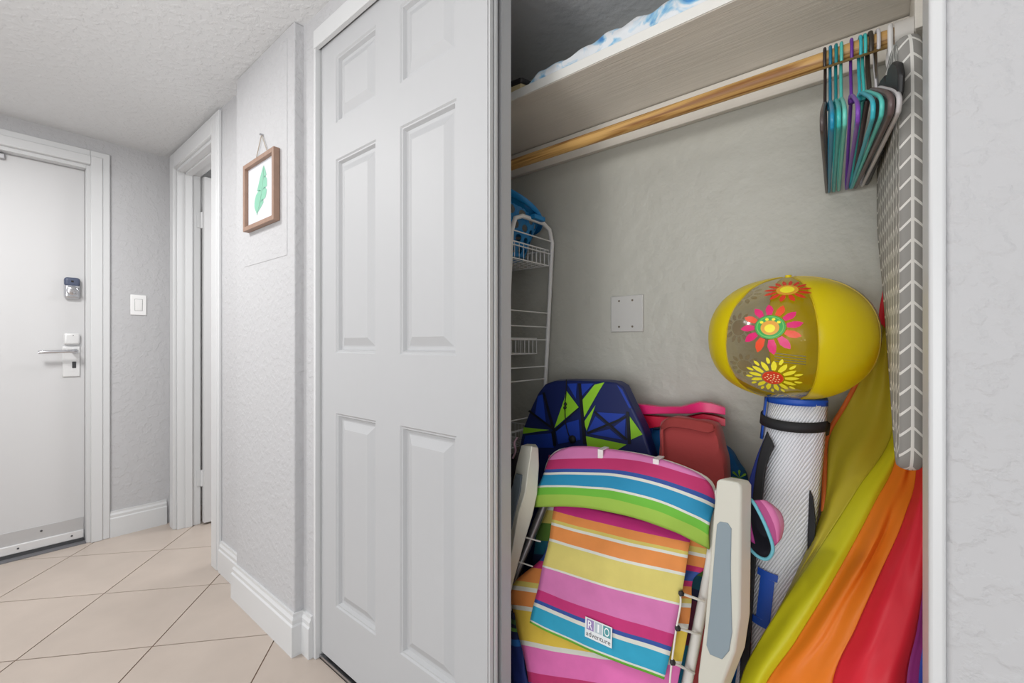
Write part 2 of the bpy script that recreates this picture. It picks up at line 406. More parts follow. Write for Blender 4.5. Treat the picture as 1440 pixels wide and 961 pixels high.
# lever handle
pl = MB().box((DX, 0.286, 0.884), (DX + 0.008, 0.352, 1.042)).build('escutcheon', mat('white_metal_plate', (228, 228, 228), 0.3, 0.2), ed, bevel=0.002)
cvr = MB().box((DX, 0.290, 1.052), (DX + 0.020, 0.352, 1.112)).build('latch_cover', MATS['white_metal_plate'], ed, bevel=0.010, seg=3)
MB().lathe([(0.002, 0), (0.002, 0.001)], (DX + 0.020, 0.325, 1.10), (1, 0, 0), 8).build('pin_hole', M_dark, cvr)
MB().lathe([(0.013, 0), (0.012, 0.012), (0.010, 0.042), (0.011, 0.056)], (DX + 0.008, 0.330, 1.018), (1, 0, 0), 20).build('lever_spindle', M_chrome, pl, smooth=True)
lv = [(DX + 0.058, 0.334, 1.018), (DX + 0.062, 0.31, 1.018), (DX + 0.060, 0.26, 1.016), (DX + 0.056, 0.21, 1.014), (DX + 0.053, 0.198, 1.013)]
MB().tube(catmull(lv, 14), 0.009, 12).build('lever', M_chrome, pl, smooth=True)
MB().box((DX + 0.008, 0.322, 0.928), (DX + 0.011, 0.337, 0.962)).build('keyhole_turn', mat('dark_grey_metal', (80, 80, 82), 0.4, 0.6), pl, bevel=0.004)
# little latch guard at the head of the door
MB().box((DX, 0.055, 1.952), (DX + 0.02, 0.088, 1.980)).build('door_stay', M_steel, ed, bevel=0.004)
MB().box((EX - 0.10, -0.556, 0), (EX + 0.004, 0.371, 0.006)).build('trim_11', mat('grey_threshold', (120, 120, 124), 0.5, 0.3), kind='structure')

# light switch
sp = empty('light_switch', (EX, 0.587, 1.276), 'white rocker light switch beside the entry door casing', 'light switch')
MB().box((EX, 0.551, 1.219), (EX + 0.006, 0.623, 1.333)).build('cover_plate', mat('switch_white', (240, 240, 240), 0.3), sp, bevel=0.003)
MB().add([(EX + 0.006, 0.571, 1.244), (EX + 0.006, 0.603, 1.244), (EX + 0.006, 0.603, 1.308), (EX + 0.006, 0.571, 1.308), (EX + 0.007, 0.572, 1.245), (EX + 0.007, 0.602, 1.245), (EX + 0.0115, 0.602, 1.307), (EX + 0.0115, 0.572, 1.307)],
         [(0, 3, 2, 1), (4, 5, 6, 7), (0, 1, 5, 4), (1, 2, 6, 5), (2, 3, 7, 6), (3, 0, 4, 7)]).build('rocker', MATS['switch_white'], sp, bevel=0.001)
MB().box((EX + 0.0055, 0.5695, 1.2425), (EX + 0.0064, 0.6045, 1.3095)).build('rocker_gap', mat('switch_gap', (150, 150, 150), 0.6), sp)

# ------------------------------------------------------------------ bathroom door, swung open into the room
bd = MB().box((-3.078, 0.848, 0.012), (-3.043, 1.45, 2.03)).build('door_4', M_entry, kind='structure', bevel=0.002)
for z in (0.27, 1.78):
    h = MB().box((-3.084, 0.822, z - 0.045), (-3.080, 0.846, z + 0.045)).build('hinge', M_trim, bd)
    MB().tube([(-3.072, 0.846, z - 0.047), (-3.072, 0.846, z + 0.047)], 0.007, 10).build('hinge_knuckle', M_trim, h, smooth=True)

# ------------------------------------------------------------------ leaf picture on the bump-out wall
pf = empty('framed_picture', (-1.807, 0.692, 1.5), 'brown wood framed green leaf print hung by a cord on the wall', 'picture')
PX0, PX1, PZ0, PZ1, PY = -1.935, -1.652, 1.494, 1.752, 0.6905
M_pwood = mat('picture_wood', (150, 122, 106), 0.55, mottle=(40, 0.18))
fw = 0.017
for nm, a, c in (('frame_side', (PX0, PZ0), (PX0 + fw, PZ1)), ('frame_side', (PX1 - fw, PZ0), (PX1, PZ1)), ('frame_rail', (PX0 + fw, PZ0), (PX1 - fw, PZ0 + fw)), ('frame_rail', (PX0 + fw, PZ1 - fw), (PX1 - fw, PZ1))):
    MB().box((a[0], PY - 0.022, a[1]), (c[0], PY, c[1])).build(nm, M_pwood, pf, bevel=0.0015)
pr = MB().box((PX0 + fw - 0.002, PY - 0.008, PZ0 + fw - 0.002), (PX1 - fw + 0.002, PY - 0.002, PZ1 - fw + 0.002)).build('print_sheet', mat('print_paper', (206, 207, 212), 0.6), pf)
# split monstera-like leaf
M_leaf = mat('leaf_green', (128, 184, 160), 0.6, mottle=(18, 0.12))
spine = [Vector((-1.832 + 0.058 * t + 0.016 * math.sin(t * 3), PY - 0.0085, 1.545 + 0.165 * t)) for t in [k / 12 for k in range(13)]]
lf = MB(); wid = [0.006, 0.026, 0.042, 0.050, 0.052, 0.050, 0.046, 0.041, 0.036, 0.030, 0.022, 0.013, 0.002]
for sd in (-1, 1):
    for k in range(12):
        a, b2 = spine[k], spine[k + 1]
        gap = 0.62 if (k % 3 == 2 and sd == 1) or (k == 5 and sd == -1) else 1.0
        pts = [a, a + Vector((sd * wid[k] * 1.0, 0, 0.008)), b2 + Vector((sd * wid[k + 1] * gap, 0, 0.008)), b2]
        lf.add(pts, [(0, 1, 2, 3)])
lf.build('leaf', M_leaf, pr)
MB().tube([s_ - Vector((0, 0.0006, 0)) for s_ in spine], 0.0009, 4).build('leaf_vein', mat('leaf_vein', (160, 204, 184), 0.6), pr)
nail = Vector((-1.800, 0.686, 1.842))
M_cord = mat('jute_cord', (176, 166, 152), 0.9)
MB().tube([(-1.862, 0.686, PZ1 - 0.004), nail], 0.0016, 6).build('hanging_cord', M_cord, pf)
MB().tube([(-1.738, 0.686, PZ1 - 0.004), nail], 0.0016, 6).build('hanging_cord', M_cord, pf)
MB().lathe([(0.004, 0), (0.004, 0.012)], nail - Vector((0, -0.006, 0)), (0, -1, 0), 8).build('nail', M_steel, pf)
# ================================================================== CLOSET
# shelf on its cleats
SZ = 1.79; SF = 1.04
sh = empty('closet_shelf', (-0.7, CB, 1.70), 'off white painted wooden closet shelf above the hanging rod', 'shelf')
MB().box((-1.54, SF, SZ), (0.068, CB - 0.001, SZ + 0.026)).build('shelf_board', M_shelf, sh, bevel=0.002)
MB().box((-1.54, SF - 0.003, SZ + 0.001), (0.068, SF + 0.001, SZ + 0.027)).build('front_edging', mat('white_edge_paint', (236, 235, 230), 0.4), sh, bevel=0.001)
MB().box((-1.54, CB - 0.019, 1.703), (0.068, CB - 0.001, SZ - 0.003)).build('back_cleat', M_shelf, sh, bevel=0.002)
MB().box((0.040, 1.10, 1.632), (0.0695, CB - 0.020, SZ - 0.001)).build('side_cleat', M_shelf, sh, bevel=0.002)

# hanging rod
RY, RZ_ = 1.13, 1.645
M_pine = mat('pine_rod', (196, 150, 88), 0.45)
nt = M_pine.node_tree; n_ = nt.nodes; L_ = nt.links
tc = n_.new('ShaderNodeTexCoord'); mp = n_.new('ShaderNodeMapping'); mp.inputs['Scale'].default_value = (2.2, 45, 45)
wv = n_.new('ShaderNodeTexNoise'); wv.inputs['Scale'].default_value = 1.2; wv.inputs['Detail'].default_value = 3; wv.inputs['Distortion'].default_value = 1.2
cr = n_.new('ShaderNodeValToRGB'); cr.color_ramp.elements[0].color = rgb(140, 92, 42); cr.color_ramp.elements[1].color = rgb(208, 164, 98)
cr.color_ramp.elements[0].position = 0.36; cr.color_ramp.elements[1].position = 0.56
L_.new(tc.outputs['Object'], mp.inputs[0]); L_.new(mp.outputs[0], wv.inputs['Vector']); L_.new(wv.outputs['Fac'], cr.inputs[0]); L_.new(cr.outputs[0], n_['Principled BSDF'].inputs['Base Color'])
rd = empty('closet_rod', (-0.7, RY, RZ_), 'round pine wood hanging rod under the closet shelf', 'rod')
MB().tube([(-1.544, RY, RZ_), (0.030, RY, RZ_)], 0.0165, 20).build('pole', M_pine, rd, smooth=True)
MB().tube([(0.012, RY, RZ_), (0.0395, RY, RZ_)], 0.024, 20).build('rod_socket', mat('socket_cream', (212, 208, 202), 0.45), rd, smooth=True)

# wall plate with four screws
wp = empty('blank_wall_plate', (-0.642, CB, 1.153), 'square off white blank cover plate screwed to the closet back wall', 'wall plate')
MB().box((-0.699, CB - 0.007, 1.094), (-0.586, CB, 1.212)).build('plate', mat('plate_paint', (198, 197, 194), 0.45, bump=(30, 0.15)), wp, bevel=0.003)
for sx in (-0.668, -0.622):
    for sz in (1.111, 1.195):
        MB().lathe([(0.0035, 0), (0.0035, 0.001)], (sx, CB - 0.007, sz), (0, -1, 0), 8).build('screw', mat('plate_screw', (120, 110, 98), 0.5, 0.4), wp)

# ------------------------------------------------------------------ blanket and hat on the shelf
M_tie = mat('tie_dye_fleece', (220, 230, 238), 0.9, sheen=0.3)
nt = M_tie.node_tree; n_ = nt.nodes; L_ = nt.links
tc = n_.new('ShaderNodeTexCoord'); nz = n_.new('ShaderNodeTexNoise'); nz.inputs['Scale'].default_value = 16; nz.inputs['Detail'].default_value = 4; nz.inputs['Distortion'].default_value = 1.0
cr = n_.new('ShaderNodeValToRGB'); e = cr.color_ramp.elements; e[0].color = rgb(64, 140, 208); e[0].position = 0.36; e[1].color = rgb(232, 236, 240); e[1].position = 0.56
e2 = e.new(0.46); e2.color = rgb(150, 200, 230)
L_.new(tc.outputs['Object'], nz.inputs['Vector']); L_.new(nz.outputs['Fac'], cr.inputs[0]); L_.new(cr.outputs[0], n_['Principled BSDF'].inputs['Base Color'])
top = SZ + 0.026
rows = []; nu, nv = 110, 40
for i in range(nu):
    u = i / (nu - 1); x = -0.815 + 0.74 * u; row = []
    hgt = (0.044 + 0.055 * u) * min(1, u / 0.05 + 0.15) * (1 + 0.30 * noise.noise(Vector((x * 17, 3, 0))))
    for j in range(nv):
        a = math.pi * j / (nv - 1)
        fy = 1.185 - 0.140 * math.copysign(abs(math.cos(a)) ** 0.45, math.cos(a))
        z = top + 0.001 + hgt * (math.sin(a) ** 0.55)
        nz_ = noise.noise(Vector((x * 20, fy * 14, z * 30))) * 0.010 + noise.noise(Vector((x * 42, z * 45, 4))) * 0.006
        if 0 < j < nv - 1: z = max(top + 0.001, z + nz_); fy += 0.8 * nz_
        row.append((x + nz_ * 0.4, max(fy, SF + 0.001), z))
    rows.append(row)
MB().grid(rows).build('folded_blanket', M_tie, smooth=True, label='blue and white tie dye fleece blanket folded on the closet shelf', cat='blanket')
ht = empty('sandal', (-0.93, 1.12, top), 'black and tan shoe at the far left end of the closet shelf', 'shoe')
sole = [(-1.06, 1.05), (-0.98, 1.042), (-0.89, 1.042), (-0.84, 1.046), (-0.828, 1.085), (-0.842, 1.118), (-0.90, 1.128), (-0.99, 1.122), (-1.06, 1.115), (-1.085, 1.09)]
MB().prism([(x, y, top + 0.001) for x, y in sole], (0, 0, 0.022)).build('sole', mat('tan_sole', (198, 182, 140), 0.7), ht, bevel=0.004)
MB().prism([(x * 1.0, y, top + 0.023) for x, y in sole], (0, 0, 0.020)).build('upper', mat('black_leather', (36, 34, 36), 0.5), ht, bevel=0.007, seg=3)

# ------------------------------------------------------------------ coat hangers
def hanger_path(ysgn=1):
    hook = [(0.0, -0.094), (0.006, -0.068), (0.018, -0.040), (0.0225, -0.012), (0.0215, 0.006), (0.015, 0.0165), (0.0, 0.0225), (-0.015, 0.0165), (-0.0215, 0.004), (-0.0225, -0.014), (-0.020, -0.022)]
    body = [(0.0, -0.094), (0.03, -0.102), (0.10, -0.138), (0.17, -0.176), (0.197, -0.196), (0.203, -0.207), (0.198, -0.217), (0.185, -0.221), (0.10, -0.221), (0.0, -0.221), (-0.10, -0.221), (-0.185, -0.221), (-0.198, -0.217), (-0.203, -0.207), (-0.197, -0.196), (-0.17, -0.176), (-0.10, -0.138), (-0.03, -0.102)]
    return hook, body
def hanger(px, tip, colour, label, r=0.0034, rough=0.35, flat=1.0, metal=0, body_colour=None, drop=0.0):
    hx = at(px, 60, RY).x
    # each hanger yaws a little about the rod: its far corner is seen at column `tip`
    bx = at(tip, 250, 1.325).x; k = (bx - hx) / 0.19
    f = lambda y, z: Vector((hx + k * y, RY + y * math.sqrt(max(0.2, 1 - k * k)), RZ_ - 0.001 + z - (drop * (z < -0.08))))
    hook, body = hanger_path()
    o = empty('coat_hanger', (hx, RY, RZ_ - 0.22), label, 'hanger', 'coat hangers on the rod')
    m = mat('hanger_%d_%d_%d' % colour, colour, rough, metal)
    MB().tube(catmull([f(y, z) for y, z in hook], 26), r * 0.85, 8).build('hook', m, o, smooth=True)
    bp = [f(y, z) for y, z in body]
    bp2 = catmull(bp + [bp[0]], 60)[:-1]
    mb_ = mat('hanger_%d_%d_%d' % body_colour, body_colour, rough, metal) if body_colour else m
    MB().tube(bp2, r, 8, closed=True, flat=flat).build('shoulder_bar', mb_, o, smooth=True)
    MB().lathe([(r * 1.5, 0), (r * 1.7, 0.008), (r * 1.2, 0.018)], f(0, -0.105), (0, 0, 1), 10).build('neck', m, o, smooth=True)
    return o
hanger(1160, 1163, (52, 42, 40), 'dark brown coat hanger, leftmost on the rod', body_colour=(84, 74, 72))
hanger(1167.5, 1166, (22, 118, 150), 'deep blue teal coat hanger next to the dark brown one', body_colour=(30, 140, 176))
hanger(1175.5, 1173, (24, 132, 138), 'dark teal coat hanger between the blue and the mint ones', body_colour=(60, 180, 176))
hanger(1183, 1180, (86, 196, 184), 'mint green coat hanger left of the purple one', body_colour=(110, 206, 190))
hanger(1197, 1191, (108, 52, 158), 'purple plastic coat hanger in the middle of the row', body_colour=(128, 70, 178))
hanger(1209, 1197, (50, 178, 190), 'turquoise coat hanger right of the purple one', body_colour=(60, 184, 200))
hanger(1215, 1199, (70, 190, 186), 'aqua green coat hanger left of the wide dark hanger', body_colour=(92, 206, 196))
hanger(1222.5, 1203, (62, 54, 46), 'thick black coat hanger with brown arms near the ironing board', r=0.0048, body_colour=(104, 86, 86))
hanger(1233, 1213, (212, 208, 210), 'white tubular coat hanger nearest the ironing board', r=0.0038)
# wide black moulded hanger
hx = at(1228, 60, RY).x
o = empty('coat_hanger', (hx, RY, RZ_ - 0.22), 'wide black hanger with notched shoulder behind the white hanger', 'hanger', 'coat hangers on the rod')
m = mat('black_hanger', (38, 38, 40), 0.45)
k = -0.14
f = lambda y, z: Vector((hx + 0.006 + k * y, RY + y, RZ_ - 0.001 + z))
MB().tube(catmull([f(y * 0.9, z) for y, z in hanger_path()[0]], 26), 0.003, 8).build('hook', M_steel, o, smooth=True)
out = [(0.02, -0.085), (-0.03, -0.088), (-0.07, -0.100), (-0.085, -0.122), (-0.11, -0.108), (-0.145, -0.116), (-0.185, -0.140), (-0.200, -0.165), (-0.190, -0.192), (-0.10, -0.205), (0.06, -0.222), (0.15, -0.226), (0.188, -0.222), (0.19, -0.208), (0.12, -0.150)]
MB().prism([f(y, z) for y, z in out], (0.009, 0, 0)).build('shoulder_bar', m, o, bevel=0.003)

# ------------------------------------------------------------------ ironing board with chevron cover
M_chev = mat('chevron_cover', (150, 148, 142), 0.85)
nt = M_chev.node_tree; n_ = nt.nodes; L_ = nt.links
def math_(op, a, b=None, c=None):
    q = n_.new('ShaderNodeMath'); q.operation = op
    for i, v in enumerate((a, b, c)):
        if v is None: continue
        if isinstance(v, (int, float)): q.inputs[i].default_value = v
        else: L_.new(v, q.inputs[i])
    return q.outputs[0]
uvn = n_.new('ShaderNodeUVMap'); sx_ = n_.new('ShaderNodeSeparateXYZ'); L_.new(uvn.outputs[0], sx_.inputs[0])
U, V = sx_.outputs[0], sx_.outputs[1]
cw, chh = 0.030, 0.034                                       # column pitch and chevron pitch in metres
fu = math_('FRACT', math_('DIVIDE', U, cw))
tri = math_('ABSOLUTE', math_('SUBTRACT', fu, 0.5))
vv_ = math_('FRACT', math_('DIVIDE', math_('ADD', V, math_('MULTIPLY', tri, 0.034)), chh))
l1 = math_('LESS_THAN', vv_, 0.15)
l2 = math_('LESS_THAN', tri, 0.07)
lines = math_('MAXIMUM', l1, l2)
mx = n_.new('ShaderNodeMix'); mx.data_type = 'RGBA'; mx.inputs[6].default_value = rgb(158, 156, 152); mx.inputs[7].default_value = rgb(238, 236, 231)
L_.new(lines, mx.inputs[0]); L_.new(mx.outputs[2], n_['Principled BSDF'].inputs['Base Color'])
ib = empty('ironing_board', (0.02, 1.05, 0.85), 'grey and white chevron covered ironing board hanging from the rod', 'ironing board')
F0 = Vector((0.018, 0.975, 0)); WD = Vector((-0.1052, 0.9945, 0)); ND = Vector((0.9945, 0.1052, 0))
outl = [(0, 1.46), (0.004, 1.515), (0.018, 1.56), (0.05, 1.583), (0.12, 1.595), (0.2, 1.585), (0.265, 1.555), (0.305, 1.50), (0.318, 1.40), (0.312, 1.32), (0.285, 1.26), (0.225, 1.175), (0.165, 1.06), (0.11, 0.957), (0.075, 0.885), (0.052, 0.852), (0.03, 0.845), (0.010, 0.858), (0.001, 0.895), (0, 1.0), (0, 1.15), (0, 1.3)]
oc = catmull([Vector((a, 0, z)) for a, z in outl + outl[:1]], 96)[:-1]
T = 0.030; rim = []
sect = [(-0.010, 0.0), (-0.004, -0.001), (0.0, 0.004), (0.002, 0.010), (0.0025, 0.015), (0.002, 0.020), (0.0, 0.026), (-0.004, 0.030), (-0.010, 0.030)]
N = len(oc); rows = []; uvr = []
cen = Vector((0.15, 0, 1.25))
def outn(i):
    d = (oc[(i + 1) % N] - oc[i - 1]).normalized(); nn = Vector((d.z, 0, -d.x))
    if nn.dot(oc[i] - cen) < 0: nn = -nn
    return nn
arc = 0; 
for i in range(N + 1):
    q = oc[i % N]; nn = outn(i % N)
    if i: arc += (oc[i % N] - oc[i - 1]).length
    row = []; ur = []
    for k2, (ou, dep) in enumerate(sect):
        p = q + nn * ou
        row.append(F0 + WD * p.x + ND * dep + Vector((0, 0, p.z)))
        vert = abs(nn.x)
        ur.append((dep + 0.0002, p.z if vert > 0.5 else p.z))
    rows.append(row); uvr.append(ur)
MB().grid(rows, uvr).build('cover_rim', M_chev, ib, smooth=True)
for nm, k2 in (('cover_face', 0), ('board_back', len(sect) - 1)):
    fm = MB(); ou, dep = sect[k2]; pts = []
    for i in range(N):
        p = oc[i] + outn(i) * ou; pts.append((p.x, p.z))
    # horizontal slices through the outline so the print keeps its scale on a flat face
    base = len(fm.v)
    fm.add([F0 + WD * x + ND * dep + Vector((0, 0, z)) for x, z in pts], [tuple(range(N))])
    for i, (x, z) in enumerate(pts): fm.uv[i] = (x, z)
    fm.build(nm, M_chev, ib)
hk = F0 + WD * 0.14 + ND * 0.015
MB().tube(catmull([hk + Vector((-0.002, 0, 1.56)), Vector((0.004, RY + 0.012, 1.60)), Vector((0.006, RY + 0.0225, RZ_)), Vector((0.006, RY, RZ_ + 0.0225)), Vector((0.006, RY - 0.0225, RZ_)), Vector((0.008, RY - 0.010, 1.60)), hk + Vector((0.002, -0.02, 1.565))], 36), 0.0045, 10).build('hanging_hook', mat('white_plastic', (228, 226, 224), 0.35), ib, smooth=True)

# ------------------------------------------------------------------ inflatable beach ball
BC = Vector((-0.168, 1.165, 1.070)); BA, BB = 0.160, 0.134
ba0 = math.atan2(-BC.x, -BC.y)                               # azimuth of the direction ball -> camera (clockwise from +Y)
def bpt(az, el, off=0.0):
    """az: degrees to the viewer's right of the line ball->camera, el: degrees above the ball's equator"""
    a = math.radians(az); e_ = math.radians(el)
    d = Vector((-BC.x, -BC.y, 0)).normalized(); r_ = Vector((-d.y, d.x, 0))       # d to camera, r_ to the viewer's right
    ce = math.copysign(abs(math.cos(e_)) ** 0.87, math.cos(e_)); se = math.copysign(abs(math.sin(e_)) ** 0.90, math.sin(e_))
    pk = 1 + 0.0
    p = (d * math.cos(a) + r_ * math.sin(a)) * (BA + off) * ce * pk + Vector((0, 0, (BB + off) * se))
    # the ball leans a little toward the hall
    tilt = math.radians(8)
    along = p.dot(d); z = p.z
    p += d * (along * math.cos(tilt) - z * math.sin(tilt) * -1 - along) + Vector((0, 0, z * math.cos(tilt) - along * math.sin(tilt) - z))
    return BC + p
def translucent(m, amount):
    nt = m.node_tree; n = nt.nodes; p = n['Principled BSDF']; t = n.new('ShaderNodeBsdfTranslucent'); t.inputs[0].default_value = p.inputs['Base Color'].default_value
    x = n.new('ShaderNodeMixShader'); x.inputs[0].default_value = amount
    nt.links.new(p.outputs[0], x.inputs[1]); nt.links.new(t.outputs[0], x.inputs[2]); nt.links.new(x.outputs[0], n['Material Output'].inputs['Surface'])
    return m
bl = empty('beach_ball', BC - Vector((0, 0, BB)), 'yellow inflatable beach ball with a clear panel printed with flowers', 'ball')
M_yel = mat('yellow_vinyl', (255, 234, 24), 0.3, coat=0.3, bump=(18, 0.12)); translucent(M_yel, 0.35)
M_clear = bpy.data.materials.new('clear_vinyl'); M_clear.use_nodes = True
nt = M_clear.node_tree; n_ = nt.nodes; L_ = nt.links
tr = n_.new('ShaderNodeBsdfTransparent'); tr.inputs[0].default_value = rgb(250, 246, 232)
gl = n_.new('ShaderNodeBsdfGlossy'); gl.inputs['Roughness'].default_value = 0.12
mxs = n_.new('ShaderNodeMixShader'); fr = n_.new('ShaderNodeLayerWeight'); fr.inputs[0].default_value = 0.16
nb = n_.new('ShaderNodeTexNoise'); nb.inputs['Scale'].default_value = 24; tcc = n_.new('ShaderNodeTexCoord'); L_.new(tcc.outputs['Object'], nb.inputs['Vector'])
bmp = n_.new('ShaderNodeBump'); bmp.inputs['Strength'].default_value = 0.35; bmp.inputs['Distance'].default_value = 0.004; L_.new(nb.outputs['Fac'], bmp.inputs['Height']); L_.new(bmp.outputs['Normal'], gl.inputs['Normal'])
L_.new(fr.outputs['Facing'], mxs.inputs[0]); L_.new(tr.outputs[0], mxs.inputs[1]); L_.new(gl.outputs[0], mxs.inputs[2])
L_.new(mxs.outputs[0], n_['Material Output'].inputs['Surface'])
edges = [-46, 18, 76, 136, 196, 254, 314]
for gk in range(6):
    a0, a1 = edges[gk], edges[gk + 1]; rows = []
    for i in range(15):
        t = i / 14; az = a0 + (a1 - a0) * t; row = []
        for j in range(33):
            el = -89.5 + 179 * j / 32
            puff = 0.0045 * math.sin(math.pi * t) * math.cos(math.radians(el)) - 0.0012 * (1 if i in (0, 14) else 0) * (1 + math.sin(el * 1.3))
            row.append(bpt(az, el, puff))
        rows.append(row)
    MB().grid(rows).build('clear_gore' if gk % 2 == 0 else 'yellow_gore', M_clear if gk % 2 == 0 else M_yel, bl, smooth=True)
M_seam = mat('yellow_seam', (214, 186, 20), 0.35)
for e_ in edges[:6]:
    MB().tube([bpt(e_, -86 + 172 * j / 40, 0.0004) for j in range(41)], 0.0011, 5).build('seam', M_seam, bl, smooth=True)
def on_ball(ca, ce, x, y, off=0.006):
    return bpt(ca + x / max(0.25, math.cos(math.radians(ce))), ce + y, off)
def petal_ring(ca, ce, n, r0, r1, wd, inks, root, phase=0, off=0.0062):
    for k in range(n):
        a = 2 * math.pi * k / n + phase
        pts2 = [(r0, -wd * 0.6), (r0 + (r1 - r0) * 0.45, -wd), (r0 + (r1 - r0) * 0.75, -wd * 0.65), (r1, 0.25 * wd), (r0 + (r1 - r0) * 0.75, wd * 0.8), (r0 + (r1 - r0) * 0.45, wd), (r0, wd * 0.6), (r0 + (r1 - r0) * 0.4, 0)]
        P3 = [on_ball(ca, ce, (p * math.cos(a) - q * math.sin(a)), (p * math.sin(a) + q * math.cos(a)), off) for p, q in pts2]
        MB().add(P3, [(0, 1, 7), (1, 2, 7), (2, 3, 7), (3, 4, 7), (4, 5, 7), (5, 6, 7), (6, 0, 7)]).build('petal', inks[k % len(inks)], root)
def disc(ca, ce, r, n=24, cx=0, cy=0, off=0.0065, ys=1.0):
    ring = [on_ball(ca, ce, cx + r * math.cos(2 * math.pi * k / n), cy + r * math.sin(2 * math.pi * k / n) * ys, off) for k in range(n)]
    return MB().add([on_ball(ca, ce, cx, cy, off)] + ring, [(0, 1 + k, 1 + (k + 1) % n) for k in range(n)])
def ink(name, c): return mat(name, c, 0.35)
I_mag, I_or, I_gr, I_ye, I_am, I_red = ink('ink_magenta', (222, 20, 110)), ink('ink_orange', (234, 74, 30)), ink('ink_green', (46, 164, 70)), ink('ink_yellow', (244, 232, 50)), ink('ink_amber', (226, 160, 50)), ink('ink_red', (214, 58, 30))
def ghost(m, amount):
    nt = m.node_tree; n = nt.nodes; t = n.new('ShaderNodeBsdfTransparent'); x = n.new('ShaderNodeMixShader'); x.inputs[0].default_value = amount
    nt.links.new(n['Principled BSDF'].outputs[0], x.inputs[1]); nt.links.new(t.outputs[0], x.inputs[2]); nt.links.new(x.outputs[0], n['Material Output'].inputs['Surface'])
    return m
def flower(ca, ce, style, s=1.0):
    if style == 'big':
        root = disc(ca, ce, 9.2 * s, 28).build('flower_print', I_gr, bl)
        petal_ring(ca, ce, 12, 9.8 * s, 19.5 * s, 2.7 * s, [I_mag, I_mag, I_or], root, 0.1)
        disc(ca, ce, 8.3 * s, 28, off=0.0068).build('flower_ring', ink('ink_light_green', (110, 196, 90)), root)
        disc(ca, ce, 7.6 * s, 28, off=0.0071).build('flower_ring', I_gr, root)
        disc(ca, ce, 5.6 * s, 24, 0, -0.8 * s, off=0.0074).build('flower_core', I_am, root)
        disc(ca, ce, 3.2 * s, 20, 0, -1.4 * s, off=0.0077).build('flower_core', I_ye, root)
        for k in range(4):
            a = math.radians(35 + 37 * k)
            disc(ca, ce, 1.15 * s, 10, 6.3 * s * math.cos(a), 6.0 * s * math.sin(a), off=0.0077).build('flower_dot', I_ye, root)
    elif style == 'red':
        root = disc(ca, ce, 6.6 * s, 24).build('flower_print', I_am, bl)
        petal_ring(ca, ce, 14, 6.9 * s, 14.5 * s, 1.5 * s, [I_red], root)
        disc(ca, ce, 4.3 * s, 20, off=0.0069).build('flower_core', I_ye, root)
    else:
        root = disc(ca, ce, 6.4 * s, 24, off=0.0068).build('flower_print', I_or, bl)
        petal_ring(ca, ce, 13, 7.2 * s, 15.5 * s, 1.7 * s, [I_ye], root)
        petal_ring(ca, ce, 13, 13.0 * s, 18.0 * s, 1.1 * s, [I_ye], root, math.pi / 13)
        disc(ca, ce, 5.8 * s, 24, off=0.0071).build('flower_core', I_red, root)
        for k in range(19):
            rr = 4.7 * s * math.sqrt((k + 0.5) / 19); a = k * 2.4
            disc(ca, ce, 0.55 * s, 6, rr * math.cos(a), rr * math.sin(a), off=0.0074).build('flower_dot', ink('ink_cream', (250, 224, 170)), root)
flower(-11, 15, 'big'); flower(-1, 50, 'red', 0.95); flower(-10, -24, 'sun')
for ca, ce, c in ((222, 4, (186, 148, 128)), (226, 42, (196, 172, 130)), (224, -36, (196, 172, 134))):
    mm = ghost(ink('ink_brown_%d' % ce, c), 0.6)
    root = disc(ca, ce, 7, 20, off=0.004).build('flower_print', mm, bl)
    petal_ring(ca, ce, 12, 8, 15, 1.9, [mm], root, off=0.004)
MB().lathe([(0.007, 0), (0.006, 0.006)], bpt(0, 89.0, -0.002), (0, 0, 1), 12).build('valve', M_yel, bl, smooth=True)
# small lines of care print on the clear panel
cp = MB()
for k in range(4):
    a_ = [on_ball(3, -4 - 2.0 * k, x, -0.12 * x, 0.006) for x in (-11, -5, 1, 7)]; b_ = [on_ball(3, -4 - 2.0 * k - 0.7, x, -0.12 * x, 0.006) for x in (-11, -5, 1, 7)]
    for q in range(3): cp.add([a_[q], a_[q + 1], b_[q + 1], b_[q]], [(0, 1, 2, 3)])
cp.build('small_print', ink('ink_grey', (120, 112, 70)), bl)

# ------------------------------------------------------------------ rolled white mesh mat
M_mesh = mat('white_mesh_fabric', (226, 228, 234), 0.6)
nt = M_mesh.node_tree; n_ = nt.nodes; L_ = nt.links
uvn = n_.new('ShaderNodeUVMap'); mp = n_.new('ShaderNodeMapping'); mp.inputs['Rotation'].default_value = (0, 0, 0.45); mp.inputs['Scale'].default_value = (1, 1, 1)
wv = n_.new('ShaderNodeTexWave'); wv.inputs['Scale'].default_value = 58; wv.inputs['Distortion'].default_value = 0.6; wv.bands_direction = 'X'
L_.new(uvn.outputs[0], mp.inputs[0]); L_.new(mp.outputs[0], wv.inputs['Vector'])
cr = n_.new('ShaderNodeValToRGB'); cr.color_ramp.elements[0].color = rgb(188, 190, 196); cr.color_ramp.elements[0].position = 0.05; cr.color_ramp.elements[1].color = rgb(232, 234, 240); cr.color_ramp.elements[1].position = 0.3
L_.new(wv.outputs['Fac'], cr.inputs[0]); L_.new(cr.outputs[0], n_['Principled BSDF'].inputs['Base Color'])
bmp = n_.new('ShaderNodeBump'); bmp.inputs['Strength'].default_value = 0.5; bmp.inputs['Distance'].default_value = 0.002; L_.new(wv.outputs['Fac'], bmp.inputs['Height']); L_.new(bmp.outputs['Normal'], n_['Principled BSDF'].inputs['Normal'])
M_blue = mat('royal_blue_trim', (28, 84, 190), 0.5)
M_strap = mat('black_webbing', (34, 34, 37), 0.75)
